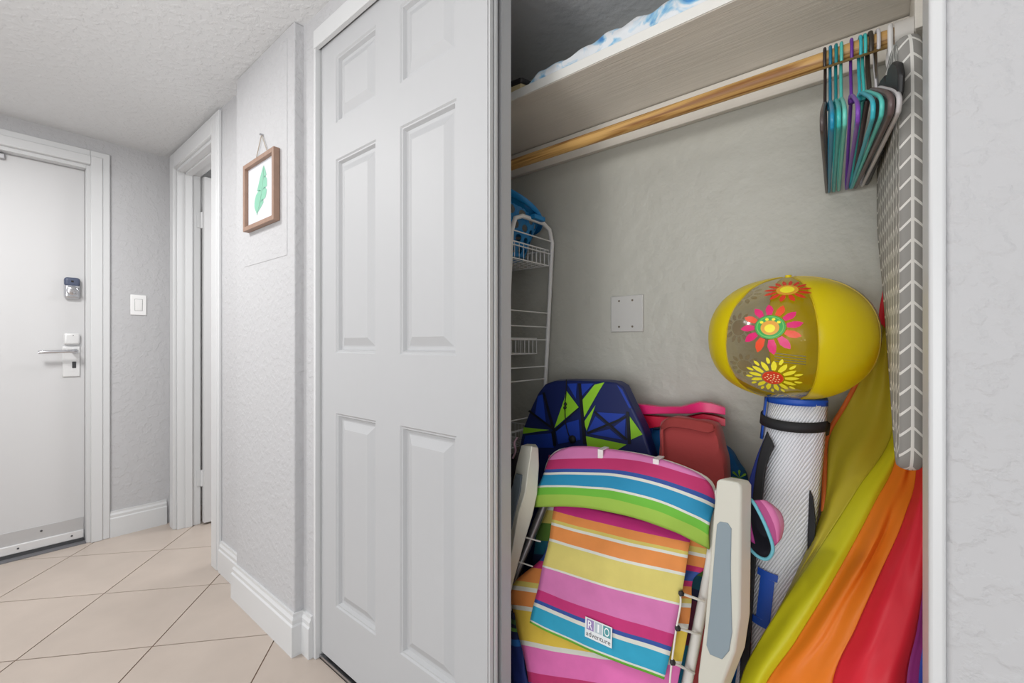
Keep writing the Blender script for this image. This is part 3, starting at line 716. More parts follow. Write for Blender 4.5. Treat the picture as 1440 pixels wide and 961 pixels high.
mt = empty('rolled_mat', (-0.235, 1.10, 0.0), 'rolled white mesh mat with blue trim and black straps under the ball', 'mat')
MT0, MT1 = Vector((-0.232, 1.095, 0.0)), Vector((-0.150, 1.165, 0.935))
ax_m = (MT1 - MT0).normalized()
view = Vector((0.13, -0.99, 0)); view.normalize(); e1 = Vector((view.y * -1, view.x, 0)).normalized()   # e1 = viewer's right
def roll_pt(ang, t, r):
    """ang: 0 = toward camera, positive to the viewer's right"""
    c = MT0.lerp(MT1, t); rt = Vector((1, 0.12, 0)).normalized(); fw_ = Vector((0.12, -1, 0)).normalized()
    return c + fw_ * math.cos(ang) * r + rt * math.sin(ang) * r
def spiral_r(a): return 0.060 - 0.0042 * ((1.05 - a) / (2 * math.pi)) * 1.0
rows = []; uvr = []
NA = 110
for i in range(NA):
    a = 1.02 - (2 * math.pi * 2.6) * i / (NA - 1); r_ = 0.060 - 0.0062 * (1.02 - a) / (2 * math.pi) * 1.6 + (0.004 if i < 4 else 0)
    rows.append([roll_pt(a, t / 20, r_ * (1.0 + 0.05 * math.sin(t * 0.5))) for t in range(21)]); uvr.append([(a * 0.06, t / 20 * 0.94) for t in range(21)])
MB().grid(rows, uvr).build('mesh_roll', M_mesh, mt, smooth=True, thick=0.002)
tp = []
for i in range(NA):
    a = 1.02 - (2 * math.pi * 2.6) * i / (NA - 1); r_ = 0.0605 - 0.0062 * (1.02 - a) / (2 * math.pi) * 1.6
    tp.append(roll_pt(a, 1.0, r_))
MB().grid([[p + Vector((0, 0, -0.010)), p + Vector((0, 0, 0.003))] for p in tp[:48]]).build('top_trim', M_blue, mt, smooth=True, thick=0.006)
MB().tube(tp, 0.0035, 6).build('edge_binding', M_blue, mt, smooth=True)
tb = [[roll_pt(a, t, 0.0628) for t in (0.90, 0.95, 1.0)] for a in [-1.75 + 0.05 * k for k in range(12)]]
MB().grid(tb).build('blue_corner_trim', M_blue, mt, smooth=True, thick=0.003)
# strap round the top, sagging slightly
def band(t0, wd, a0, a1, r, sag=0.0):
    rows = []
    for k in range(25):
        a = a0 + (a1 - a0) * k / 24; tt = t0 + sag * math.cos(a) 
        rows.append([roll_pt(a, tt - wd, r), roll_pt(a, tt + wd, r)])
    return rows
MB().grid(band(0.950, 0.0115, -1.9, 1.0, 0.0668, -0.008)).build('strap', M_strap, mt, smooth=True, thick=0.003)
MB().grid(band(0.935, 0.012, 0.9, 2.8, 0.0622, 0.0)).build('strap', M_strap, mt, smooth=True, thick=0.003)
ls = loft([[at(1079, 607, 1.10), at(1068, 640, 1.095), at(1060, 690, 1.09), at(1050, 800, 1.08), at(1040, 961, 1.06)], [at(1089, 628, 1.09), at(1078, 655, 1.085), at(1072, 700, 1.08), at(1062, 800, 1.075), at(1052, 961, 1.055)]], 6, 30)
MB().grid(*ls).build('hanging_strap', M_strap, mt, smooth=True, thick=0.003)
ls = loft([[at(1078, 610, 1.115), at(1062, 650, 1.11), at(1050, 700, 1.105), at(1046, 800, 1.095), at(1040, 970, 1.08)], [at(1082, 620, 1.11), at(1070, 650, 1.105), at(1062, 700, 1.10), at(1056, 800, 1.09), at(1050, 970, 1.075)]], 6, 30)
MB().grid(*ls).build('blue_side_trim', mat('navy_trim', (34, 52, 132), 0.55), mt, smooth=True, thick=0.003)
ls = loft([[at(1139, 690, 1.10), at(1137, 730, 1.10), at(1136, 770, 1.09), at(1138, 800, 1.08)], [at(1143, 700, 1.095), at(1147, 740, 1.095), at(1143, 775, 1.085), at(1146, 810, 1.075)]], 5, 20)
MB().grid(*ls).build('hanging_strap', M_strap, mt, smooth=True, thick=0.003)
# blue printed mark near the foot: an upright block letter
def mk(poly): return [roll_pt(a, t, 0.0652) for a, t in poly]
lt = MB()
for (aa, ab, ta, tb2) in ((-0.62, 0.02, 0.598, 0.614), (-0.50, -0.06, 0.505, 0.598), (-0.62, 0.02, 0.489, 0.505)):
    rows = [[roll_pt(aa + (ab - aa) * k / 6, ta - 0.004 * k / 6, 0.0640), roll_pt(aa + (ab - aa) * k / 6, tb2 - 0.004 * k / 6, 0.0640)] for k in range(7)]
    lt.grid(rows)
lt.build('printed_mark', M_blue, mt, smooth=True, label='blue block letter mark')

# ------------------------------------------------------------------ folded rainbow beach shelter of thin nylon
um = empty('nylon_beach_shelter', (0.0, 1.0, 0.0), 'folded rainbow nylon beach shelter in the right corner of the closet', 'beach shelter')
def nylon(name, c):
    m = translucent(mat(name, c, 0.42, bump=(14, 0.18, 3), spec=0.35), 0.3)
    return m
E_ = [
 [(1238, 455, 1.30), (1192, 560, 1.26), (1166, 615, 1.22), (1158, 712, 1.14), (1108, 832, 1.06), (1048, 955, 0.985)],
 [(1254, 470, 1.30), (1256, 603, 1.24), (1206, 688, 1.13), (1152, 772, 1.05), (1100, 850, 0.995), (1041, 960, 0.94)],
 [(1260, 480, 1.29), (1263, 628, 1.20), (1226, 715, 1.09), (1172, 815, 1.00), (1120, 900, 0.95), (1068, 985, 0.92)],
 [(1276, 490, 1.28), (1289, 650, 1.17), (1272, 728, 1.06), (1236, 810, 0.985), (1205, 880, 0.94), (1170, 965, 0.905)],
 [(1296, 500, 1.20), (1304, 610, 1.10), (1305, 720, 1.02), (1299, 812, 0.96), (1289, 885, 0.925), (1274, 965, 0.90)],
 [(1298, 520, 1.19), (1306, 630, 1.10), (1308, 730, 1.02), (1305, 820, 0.965), (1300, 890, 0.93), (1291, 965, 0.905)],
 [(1300, 540, 1.18), (1309, 640, 1.09), (1311, 740, 1.01), (1311, 830, 0.965), (1311, 890, 0.935), (1311, 965, 0.91)]]
E3 = []
for e in E_:
    p = [at(*q) for q in e]; l = p[-1]
    p += [Vector((l.x, l.y - 0.01, l.z - 0.16)), Vector((l.x - 0.005, l.y - 0.012, 0.10)), Vector((l.x - 0.005, l.y, 0.012))]
    E3.append(p)
def nylon_strip(name, k, m, amp, fr, seed, nu=22, nv=70, push=0.02):
    a, b2 = catmull(E3[k], nv), catmull(E3[k + 1], nv); rows = []
    for i in range(nu):
        u = i / (nu - 1); row = []
        for j in range(nv):
            v = j / (nv - 1); q = a[j].lerp(b2[j], u); w_ = (b2[j] - a[j]).length
            env = math.sin(math.pi * u)
            d = push * env * min(1, w_ / 0.08) * (0.4 + v) + amp * env * (math.sin(fr * u * math.pi + v * 2.5 + seed) * 0.6 + noise.noise(Vector((u * 3, v * 9, seed))) * 0.9) * min(1, w_ / 0.06)
            row.append(q + Vector((0.10, -0.95, 0.15)) * d)
        rows.append(row)
    return MB().grid(rows).build(name, m, um, smooth=True, thick=0.0012)
N_ol, N_ye, N_or, N_re, N_pu, N_bl = nylon('nylon_olive_yellow', (208, 192, 56)), nylon('nylon_yellow', (226, 220, 40)), nylon('nylon_orange', (248, 140, 40)), nylon('nylon_red', (238, 48, 66)), nylon('nylon_purple', (176, 62, 150)), nylon('nylon_blue', (70, 92, 200))
nylon_strip('yellow_panel', 0, N_ol, 0.010, 3, 1.0, push=0.0)
nylon_strip('yellow_panel', 1, N_ye, 0.004, 2, 2.0, push=0.03)
nylon_strip('orange_panel', 2, N_or, 0.013, 3, 3.3, push=0.004)
nylon_strip('red_panel', 3, N_re, 0.008, 3, 4.1, push=0.03)
nylon_strip('purple_panel', 4, N_pu, 0.003, 2, 5.0, push=0.004)
nylon_strip('blue_panel', 5, N_bl, 0.003, 2, 6.0, push=0.002)
bind = [at(1236, 455, 1.29), at(1208, 530, 1.27), at(1189, 568, 1.25), at(1163, 614, 1.215), at(1160, 660, 1.18), at(1158, 720, 1.13)]
MB().tube(catmull(bind, 30), 0.0045, 8, flat=0.6).build('orange_binding', mat('nylon_dark_orange', (206, 102, 40), 0.5), um, smooth=True)
red = loft([[at(1242, 405, 1.31), at(1236, 440, 1.31), at(1234, 470, 1.31)], [at(1262, 420, 1.32), at(1260, 450, 1.32), at(1258, 480, 1.32)]], 5, 10)
MB().grid(*red).build('red_panel', N_re, um, smooth=True, thick=0.0012)
MB().tube([(0.02, 1.30, 0.0), (0.018, 1.315, 1.18)], 0.011, 12).build('pole', mat('white_pole', (222, 222, 222), 0.4), um, smooth=True)
#PART3
# ------------------------------------------------------------------ striped beach chair, folded upright
PINK, MAG, BLU, WHI, TUR, GRN, YGR, ORA, YEL = (218, 126, 182), (188, 46, 104), (46, 78, 152), (214, 214, 204), (30, 136, 178), (106, 180, 56), (154, 190, 74), (222, 138, 70), (208, 190, 98)
S_head = stripes('head_pillow_stripes', [(0, YGR), (0.20, GRN), (0.32, WHI), (0.35, TUR), (0.527, WHI), (0.565, BLU), (0.62, MAG), (0.784, PINK)], wear=0.03)
S_flap = stripes('pouch_stripes', [(0, (190, 36, 118)), (0.088, ORA), (0.149, YEL), (0.173, WHI), (0.194, ORA), (0.291, WHI), (0.312, (208, 194, 108)), (0.504, WHI), (0.523, (206, 116, 172)), (0.721, (190, 44, 112)), (0.797, BLU), (0.825, WHI), (0.854, (40, 156, 190)), (0.97, WHI), (0.981, GRN)])
S_seat = stripes('seat_stripes', [(0, ORA), (0.05, YEL), (0.08, WHI), (0.10, ORA), (0.17, (190, 36, 100)), (0.22, BLU), (0.30, (190, 40, 104)), (0.335, ORA), (0.40, YEL), (0.425, WHI), (0.445, ORA), (0.51, WHI), (0.53, (222, 190, 70)), (0.655, WHI), (0.672, (222, 110, 176)), (0.80, MAG), (0.85, BLU), (0.88, WHI), (0.90, TUR), (0.96, GRN)])
S_back = stripes('back_sheet_stripes', [(0, (190, 36, 100)), (0.05, ORA), (0.14, YEL), (0.17, WHI), (0.20, ORA), (0.30, WHI), (0.32, YEL), (0.40, (92, 130, 50)), (0.52, (24, 100, 120)), (0.60, (40, 50, 90)), (0.66, (120, 50, 84)), (0.85, TUR)])  # green to maroon stripes darkened: shade behind the chair put into their colour
M_arm = mat('cream_plastic', (204, 202, 190), 0.4)
M_ins = mat('grey_arm_pad', (134, 148, 156), 0.6)
M_tube_w = mat('white_tube', (232, 230, 224), 0.35)
M_alu = mat('silver_tube', (176, 178, 184), 0.28, 0.9)
ch = empty('beach_chair', (-0.48, 0.95, 0.0), 'folded rainbow striped beach chair with cream plastic armrests', 'chair')
# tubes
MB().tube([at(770, 700, 1.0), at(765, 712, 1.0), at(722, 815, 0.97), (-0.80, 0.94, 0.30), (-0.80, 0.93, 0.012)], 0.0115, 12).build('frame_tube', M_alu, ch, smooth=True)
MB().tube([at(1012, 690, 0.955), at(1000, 790, 0.945), at(966, 961, 0.925), (-0.315, 0.915, 0.20), (-0.32, 0.91, 0.012)], 0.0105, 12).build('frame_tube', M_tube_w, ch, smooth=True)
MB().tube([(-0.80, 0.945, 0.05), (-0.32, 0.925, 0.05)], 0.010, 10).build('cross_tube', M_tube_w, ch, smooth=True)
hp = catmull([at(770, 705, 1.0), at(772, 655, 1.0), at(800, 634, 1.0), at(900, 643, 0.985), at(985, 672, 0.97), at(1004, 700, 0.96)], 30)
MB().tube(hp, 0.009, 10).build('top_tube', M_tube_w, ch, smooth=True)
# back sheet behind everything
bs = loft([[at(772, 640, 1.035), at(760, 720, 1.03), at(748, 800, 1.02), at(730, 961, 1.0)], [at(880, 650, 1.03), at(870, 730, 1.025), at(860, 810, 1.015), at(850, 961, 0.995)], [at(1002, 700, 1.0), at(998, 770, 0.99), at(985, 850, 0.98), at(968, 961, 0.965)]], 12, 40)
MB().grid(*bs).build('back_sheet', S_back, ch, smooth=True, thick=0.002)
# seat sling: wider at the top with a scooped edge on either side
def sling(left, right, nu=24, nv=60, amp=0.006, bul=0.02, seed=0):
    a, b2 = catmull(left, nv), catmull(right, nv); P = []; UV = []
    for i in range(nu):
        u = i / (nu - 1); row = []; ur = []
        for j in range(nv):
            q = a[j].lerp(b2[j], u); v = j / (nv - 1); env = math.sin(math.pi * u)
            q = q + Vector((0, -1, 0.1)) * (bul * env + amp * noise.noise(Vector((u * 4 + seed, v * 5, seed))))
            row.append(q); ur.append((u, v))
        P.append(row); UV.append(ur)
    return P, UV
L0 = [at(784, 715, 0.985), at(776, 745, 0.98), at(762, 785, 0.965), at(721, 824, 0.935), at(724, 870, 0.92), at(736, 920, 0.905), at(744, 961, 0.895)]
R0 = [at(1003, 760, 0.955), at(997, 795, 0.95), at(975, 815, 0.935), at(972, 850, 0.92), at(965, 900, 0.905), at(955, 950, 0.895), at(950, 985, 0.89)]
l, r = L0[-1], R0[-1]
L0 += [Vector((l.x + 0.01, l.y, l.z - 0.10))]; R0 += [Vector((r.x - 0.01, r.y, r.z - 0.10))]
MB().grid(*sling(L0, R0, bul=0.012, seed=3)).build('seat_sling', S_seat, ch, smooth=True, thick=0.002)
# storage pouch flap hanging over the sling
FL = [at(781, 702, 0.968), at(771, 765, 0.912), at(758, 820, 0.90), at(745, 876, 0.885)]
FR = [at(973, 745, 0.958), at(962, 815, 0.895), at(951, 880, 0.885), at(934, 956, 0.875)]
fP, fUV = sling(FL, FR, 26, 50, amp=0.004, bul=0.010, seed=9)
fo = MB().grid(fP, fUV).build('storage_pouch', S_flap, ch, smooth=True, thick=0.002)
# woven label on the pouch
def flap_pt(u, v, off=0.002):
    i = u * 25; j = v * 49; i0, j0 = min(int(i), 24), min(int(j), 48); a, b2 = i - i0, j - j0
    p = fP[i0][j0].lerp(fP[i0 + 1][j0], a).lerp(fP[i0][j0 + 1].lerp(fP[i0 + 1][j0 + 1], a), b2)
    return p + Vector((0, -off, 0))
lo, lr, ld = flap_pt(0.445, 0.775), flap_pt(0.64, 0.79), flap_pt(0.425, 0.905)
ex = (lr - lo).normalized(); lw = (lr - lo).length; eyd = (ld - lo); eyd -= ex * eyd.dot(ex); lh = eyd.length; ey = eyd.normalized(); en = ex.cross(ey)
if en.y > 0: en = -en
def LP(x, y, z=0.0): return lo + ex * lw * x + ey * lh * y + en * (0.0025 + z)
lab = MB().prism([LP(0, 0), LP(1, 0), LP(1, 1), LP(0, 1)], en * 0.0008).build('woven_label', mat('label_white', (222, 226, 228), 0.7), fo)
for k, (c, x0) in enumerate((((150, 130, 178), 0.06), ((176, 190, 198), 0.37), ((84, 150, 156), 0.68))):
    MB().prism([LP(x0, 0.06, 0.0009), LP(x0 + 0.27, 0.06, 0.0009), LP(x0 + 0.27, 0.58, 0.0009), LP(x0, 0.58, 0.0009)], en * 0.0003).build('label_square', mat('label_square_%d' % k, c, 0.7), lab)
def letters(txt, x, y, hgt, width, m, parent, z):
    cu = bpy.data.curves.new('letters', 'FONT'); cu.body = txt; cu.size = 1; cu.align_x = 'LEFT'
    to = bpy.data.objects.new('letters', cu); col.objects.link(to)
    dg = bpy.context.evaluated_depsgraph_get(); me = bpy.data.meshes.new_from_object(to.evaluated_get(dg))
    bpy.data.objects.remove(to)
    xs = [v.co.x for v in me.vertices]; ys = [v.co.y for v in me.vertices]
    x0, x1, y0, y1 = min(xs), max(xs), min(ys), max(ys)
    b = MB(); b.add([LP(x + (v.co.x - x0) / (x1 - x0) * width, y + hgt - (v.co.y - y0) / (y1 - y0) * hgt, z) for v in me.vertices], [tuple(p.vertices) for p in me.polygons])
    bpy.data.meshes.remove(me)
    return b.build('lettering', m, parent, fix=False)
M_lw = mat('label_letter_white', (240, 242, 244), 0.7)
letters('R', 0.11, 0.12, 0.40, 0.17, M_lw, lab, 0.0014); letters('I', 0.475, 0.12, 0.40, 0.06, M_lw, lab, 0.0014); letters('O', 0.725, 0.12, 0.40, 0.18, M_lw, lab, 0.0014)
letters('adventure', 0.05, 0.66, 0.24, 0.90, mat('label_black', (36, 36, 40), 0.7), lab, 0.001)
# head pillow, its bottom edge bowed
hb = catmull([at(752, 713, 0.95), at(800, 712, 0.928), at(850, 718, 0.92), at(900, 730, 0.915), at(950, 748, 0.915), at(998, 772, 0.93)], 41)
htp = catmull([at(768, 672, 0.985), at(774, 645, 0.985), at(796, 631, 0.98), at(830, 629, 0.975), at(880, 636, 0.967), at(930, 647, 0.96), at(972, 662, 0.955), at(998, 681, 0.95), at(1006, 706, 0.948)], 41)
P = []; UV = []
hmax = max((a - b2).length for a, b2 in zip(hb, htp))
for i in range(41):
    row = []; ur = []
    for j in range(21):
        t = j / 20; q = hb[i].lerp(htp[i], t); env = math.sin(math.pi * t)
        row.append(q + Vector((0, -0.022 * env - 0.003 * noise.noise(Vector((i * 0.2, t * 3, 2))), 0.004 * env)))
        ur.append((i / 40, min(0.999, t * (htp[i] - hb[i]).length / hmax)))
    P.append(row); UV.append(ur)
hdp = MB().grid(P, UV).build('head_pillow', S_head, ch, smooth=True, thick=0.006)
for px, py in ((845, 638), (923, 652)):
    c = at(px, py, 0.952)
    MB().box((c.x - 0.007, c.y - 0.004, c.z - 0.012), (c.x + 0.007, c.y, c.z + 0.011)).box((c.x - 0.007, c.y - 0.004, c.z + 0.008), (c.x + 0.007, c.y + 0.03, c.z + 0.011)).build('clip', mat('clip_white', (230, 222, 222), 0.4), hdp, bevel=0.002)
# right armrest: tapered plate with grey pad
def plate(pts, Y0, d, name, m, parent, bevel, tilt=0.0, label=None):
    P = [at(x, y, Y0 + tilt * (y - 700)) for x, y in pts]
    return MB().prism(P, (0.4 * d, d, 0.0)).build(name, m, parent, bevel=bevel, seg=3, label=label)
ra = plate([(1007, 677), (1012, 674), (1038, 679), (1042, 686), (1041, 800), (1040, 870), (1033, 918), (1020, 952), (1008, 985), (980, 985), (981, 950), (990, 880), (997, 800), (1003, 720)], 0.885, 0.030, 'armrest', M_arm, ch, 0.004)
plate([(1008, 738), (1012, 734), (1023, 736), (1028, 744), (1027, 800), (1028, 850), (1029, 890), (1025, 916), (1015, 928), (998, 921), (993, 908), (998, 860), (1002, 810), (1006, 760)], 0.8835, 0.0035, 'arm_pad', M_ins, ra, 0.001)
# left armrest, turned so that its inner side shows
secs = []
for (xl, xm, xr, y) in ((733, 748, 757, 627), (727, 744, 758, 652), (719, 738.5, 755.5, 692), (712, 729, 749, 722), (704, 722, 736, 765), (697, 714, 724, 808), (690, 704, 714, 850)):
    secs.append([at(xl, y, 0.915), at(xm, y + 1, 0.895), at(xr, y + 3, 0.925), at(xr, y + 3, 0.925) + Vector((-0.030, 0.03, 0)), at(xl, y, 0.915) + Vector((0.0, 0.028, 0))])
m = MB().grid([s_ + [s_[0]] for s_ in secs])
m.f.append((0, 1, 2, 3, 4)); k = (len(secs) - 1) * 6; m.f.append((k, k + 1, k + 2, k + 3, k + 4))
la = m.build('armrest', M_arm, ch, bevel=0.002)
pad = [(727, 666), (735, 668), (733, 690), (724, 728), (714, 770), (704, 800), (700, 790), (712, 720)]
MB().prism([at(x, y, 0.903) for x, y in pad], (0.0, -0.006, 0)).build('arm_pad', mat('shaded_arm_pad', (92, 102, 110), 0.6), la, bevel=0.001)  # same pad in darker grey: shade on the left arm put in its colour
# lacing cord with knots at the right, wire loops to the frame tube
MB().tube(catmull([at(956, 832, 0.885), at(957, 850, 0.88), at(951, 885, 0.875), at(945, 930, 0.87), at(942, 961, 0.865), at(941, 1000, 0.86)], 24), 0.0018, 6).build('lacing_cord', mat('white_cord', (226, 222, 214), 0.7), ch, smooth=True)
for (x, y, Y, x2, y2) in ((958, 835, 0.882, 990, 846), (953, 884, 0.876, 984, 893), (946, 932, 0.870, 976, 947)):
    q = at(x, y, Y)
    MB().lathe([(0.001, -0.006), (0.0055, -0.003), (0.0055, 0.003), (0.001, 0.006)], q, (1, 0, 0.4), 8).build('knot', mat('black_knot', (40, 38, 40), 0.6), ch, smooth=True)
    MB().tube([q, at(x2, y2, 0.922)], 0.0026, 6).build('wire_loop', M_tube_w, ch, smooth=True)
for (x, y, x2, y2) in ((739, 756, 760, 762), (728, 790, 749, 797)):
    MB().tube([at(x, y, 0.955), at(x2, y2, 0.95)], 0.002, 6).build('wire_loop', M_tube_w, ch, smooth=True)
# ------------------------------------------------------------------ pink cup holder hanging at the armrest
cu = empty('cup_pouch', at(1070, 790, 0.95), 'small pink fabric pouch with aqua trim beside the right armrest', 'pouch')
rimp = [at(1047, 704, 0.93), at(1056, 703, 0.925), at(1068, 722, 0.92), at(1080, 748, 0.918), at(1087, 772, 0.92), at(1080, 786, 0.93), at(1066, 783, 0.935), at(1052, 768, 0.94), at(1044, 745, 0.942), at(1043, 720, 0.94)]
rc = catmull(rimp + rimp[:1], 48)[:-1]
MB().tube(rc, 0.0032, 8, closed=True).build('aqua_rim', mat('aqua_binding', (112, 188, 204), 0.6), cu, smooth=True)
bot = [p.lerp(at(1070, 745, 0.99), 0.55) + Vector((0.0, 0.03, 0)) for p in rc]
rows = [[p, p.lerp(q, 0.5) + Vector((0, 0.012, 0)), q] for p, q in zip(rc, bot)]
MB().grid(rows, closed_u=True).add(bot, [tuple(range(len(bot)))]).build('lining', mat('dark_mesh_lining', (58, 56, 66), 0.8), cu, smooth=True)
pk = loft([[at(1058, 704, 0.926), at(1070, 722, 0.921), at(1082, 748, 0.919), at(1088, 770, 0.921)], [at(1075, 704, 0.93), at(1085, 716, 0.924), at(1094, 738, 0.922), at(1095, 762, 0.925)], [at(1086, 710, 0.945), at(1098, 722, 0.94), at(1102, 738, 0.94), at(1099, 756, 0.942)]], 14, 20)
MB().grid(*pk).build('pink_side', stripes('pouch_pinks', [(0, (176, 74, 130)), (0.3, (214, 118, 168)), (0.62, (222, 150, 184))], axis='X', wear=0.03), cu, smooth=True, thick=0.002)
pm = loft([[at(1049, 712, 0.945), at(1049, 735, 0.947), at(1056, 762, 0.945)], [at(1055, 712, 0.945), at(1056, 735, 0.947), at(1062, 765, 0.945)]], 5, 12)
MB().grid(*pm).build('magenta_stripe', mat('magenta_web', (176, 60, 138), 0.6), cu, smooth=True, thick=0.002)

# ------------------------------------------------------------------ blue and green body board
BY = 1.175
def cpx(x, y): return (x / 4.003 + 715, y / 4.003 + 520)
bo = empty('body_board', (-0.70, 1.16, 0.0), 'navy body board with lime green triangles behind the striped chair', 'board')
BT = 0.10                                                    # lean: further back with height
def bpl(px, py, off=0.0):
    Y = BY - off
    p = at(px, py, Y); Y2 = Y + BT * (p.z - 0.8) * 0.6
    return at(px, py, Y2)
bl_o = [(722, 670), (729, 635), (735, 604), (747, 573), (756, 554), (766, 541), (778, 536.5), (800, 535.5), (850, 537), (866, 539), (876, 545), (888, 571), (903, 602), (916, 643), (925, 680)]
pb = [bpl(*q) for q in bl_o]; lo_l, lo_r = pb[0], pb[-1]
pb = [Vector((-0.90, 1.07, 0.06)), Vector((-0.94, 1.08, 0.2))] + pb + [Vector((-0.50, 1.09, 0.2)), Vector((-0.52, 1.07, 0.06))]
slab = MB().prism(pb, (0, 0.045, 0.004)).build('foam_core', mat('navy_board', (20, 34, 92), 0.45), bo, bevel=0.006, seg=3)
def patch(pts, m, name='printed_patch', off=0.0025):
    q = [bpl(*cpx(*p), off) for p in pts]
    MB().add(q, [tuple(range(len(q)))]).build(name, m, bo, thick=0.0006)
M_lime = mat('lime_print', (150, 210, 44), 0.5); M_mid = mat('mid_blue_print', (26, 62, 168), 0.5); M_bk = mat('black_print', (14, 16, 28), 0.5)
for p in ([(325, 118), (395, 212), (325, 272), (258, 330), (315, 165)], [(405, 185), (485, 85), (540, 72), (515, 112), (425, 270)], [(425, 295), (490, 200), (440, 345)], [(85, 325), (230, 340), (82, 362)], [(435, 375), (665, 422), (600, 460), (445, 440)], [(683, 265), (755, 365), (690, 395)]):
    patch(p, M_lime)
for p in ([(495, 240), (660, 250), (575, 310)], [(490, 262), (560, 320), (445, 350)], [(660, 275), (655, 380), (590, 325)], [(460, 362), (570, 335), (640, 395)], [(165, 150), (192, 140), (212, 310), (150, 255)], [(95, 372), (250, 358), (255, 440), (80, 440)], [(330, 80), (385, 78), (380, 165)], [(410, 80), (480, 78), (412, 150)], [(268, 350), (330, 300), (395, 282), (405, 395), (280, 420)], [(610, 85), (640, 112), (692, 215), (680, 218)]):
    patch(p, M_mid)
for p in ([(392, 78), (408, 78), (440, 420), (420, 420)], [(190, 130), (204, 128), (262, 340), (246, 340)], [(110, 235), (120, 228), (262, 335), (255, 345)], [(240, 350), (262, 336), (268, 430), (252, 430)], [(395, 214), (405, 208), (270, 345), (255, 345)], [(440, 352), (660, 262), (664, 272), (446, 366)], [(480, 240), (490, 234), (672, 392), (660, 400)], [(662, 235), (678, 240), (690, 420), (672, 420)]):
    patch(p, M_bk, off=0.0035)
c = bpl(*cpx(362, 392), 0.004)
pg = MB().lathe([(0.012, 0), (0.012, 0.006), (0.008, 0.010)], c, (0, -1, 0), 16).build('leash_plug', mat('black_rubber', (18, 18, 20), 0.6), bo, smooth=True)
MB().tube(catmull([bpl(*cpx(*q), 0.007) for q in ((326, 56), (324, 130), (318, 200), (322, 300), (340, 370), (362, 392))], 30), 0.0016, 6).build('leash_cord', MATS['black_rubber'], bo, smooth=True)
for q in ((320, 195), (318, 215)):
    MB().lathe([(0.001, -0.006), (0.005, -0.002), (0.005, 0.002), (0.001, 0.006)], bpl(*cpx(*q), 0.008), (0.3, 0, 1), 8).build('leash_knot', MATS['black_rubber'], bo, smooth=True)

# ------------------------------------------------------------------ blue bag with leaf print, coral bag, pink clamp
def soft_box(pts_front, Y0, Y1, nrings, bul, seed, amp=0.004, sq=0.86):
    """puffy bag: outline polygon (px,py at Y0) swept back to Y1 with rounded faces"""
    oc = catmull([at(x, y, Y0) for x, y in pts_front] + [at(*pts_front[0], Y0)], 64)[:-1]; c = sum(oc, Vector()) / len(oc); rows = []
    prof = [(0.0, -bul), (0.45, -bul * 0.85), (0.8, -bul * 0.4), (0.95, 0.0), (1.0, 0.012)]
    D = Y1 - Y0
    prof += [(1.0, D * 0.5), (1.0, D - 0.012), (0.94, D), (0.5, D), (0.0, D)]
    for i in range(len(oc)):
        row = []
        for s_, dy in prof:
            q = c + (oc[i] - c) * max(s_, 0.02); q = Vector((q.x, Y0 + dy, q.z))
            q += Vector((noise.noise(q * 22 + Vector((seed, 0, 0))), 0.8 * noise.noise(q * 20 + Vector((0, seed, 0))), noise.noise(q * 22 + Vector((0, 0, seed))))) * amp
            row.append(q)
        rows.append(row)
    return MB().grid(rows, closed_u=True)
bb = empty('blue_bag', (-0.42, 1.31, 0.0), 'bright blue fabric bag with a green leaf print behind the coral bag', 'bag')
soft_box([(880, 612), (905, 606), (960, 610), (1012, 628), (1034, 655), (1048, 690), (1050, 800), (1046, 1000), (1030, 1120), (880, 1080), (872, 850), (874, 680)], 1.275, 1.335, 8, 0.010, 5).build('bag_body', mat('bright_blue_fabric', (14, 104, 176), 0.7, bump=(60, 0.15), mottle=(6, 0.15)), bb, smooth=True)
fan = at(1040, 672, 1.262); fm = MB()
for k in range(7):
    a = math.radians(30 + 300 * k / 6); b2 = a + 0.36
    fm.add([fan + Vector((0, -0.002, 0)), fan + Vector((math.cos(a) * 0.018, -0.002, math.sin(a) * 0.018)), fan + Vector((math.cos((a + b2) / 2) * 0.021, -0.002, math.sin((a + b2) / 2) * 0.021)), fan + Vector((math.cos(b2) * 0.018, -0.002, math.sin(b2) * 0.018))], [(0, 1, 2, 3)])
fm.build('leaf_print', mat('leaf_print_green', (128, 186, 50), 0.6), bb, thick=0.001)
nv_ = [at(902, 598, 1.262), at(918, 602, 1.262), at(915, 622, 1.262), at(905, 640, 1.262)]
MB().add(nv_, [(0, 1, 2, 3)]).build('dark_print', mat('dark_blue_print', (20, 50, 130), 0.6), bb, thick=0.001)

cb = empty('coral_bag', (-0.41, 1.22, 0.0), 'faded coral red fabric bag below the pink plastic clamp', 'bag')
M_coral = mat('coral_fabric', (186, 72, 72), 0.85, bump=(90, 0.2), mottle=(9, 0.12), sheen=0.2)
soft_box([(926, 606), (929, 594), (942, 588), (972, 592), (1000, 597), (1008, 606), (1014, 630), (1020, 660), (1021, 740), (1018, 900), (1010, 1060), (930, 1040), (926, 850), (925, 690)], 1.170, 1.232, 8, 0.012, 2, 0.003).build('bag_body', M_coral, cb, smooth=True)
fl = loft([[at(929, 600, 1.168), at(942, 588, 1.163), at(970, 590, 1.158), at(1000, 596, 1.161), at(1004, 602, 1.163)], [at(930, 608, 1.160), at(942, 601, 1.152), at(970, 604, 1.146), at(994, 609, 1.148), at(1004, 606, 1.154)]], 8, 24)
MB().grid(*fl).build('folded_top', mat('coral_fabric_dark', (160, 60, 58), 0.85, bump=(90, 0.2)), cb, smooth=True, thick=0.003)
MB().tube(catmull([at(931, 604, 1.158), at(932, 640, 1.150), at(931, 690, 1.150), at(932, 760, 1.154)], 16), 0.003, 6).build('piping', M_coral, cb, smooth=True)

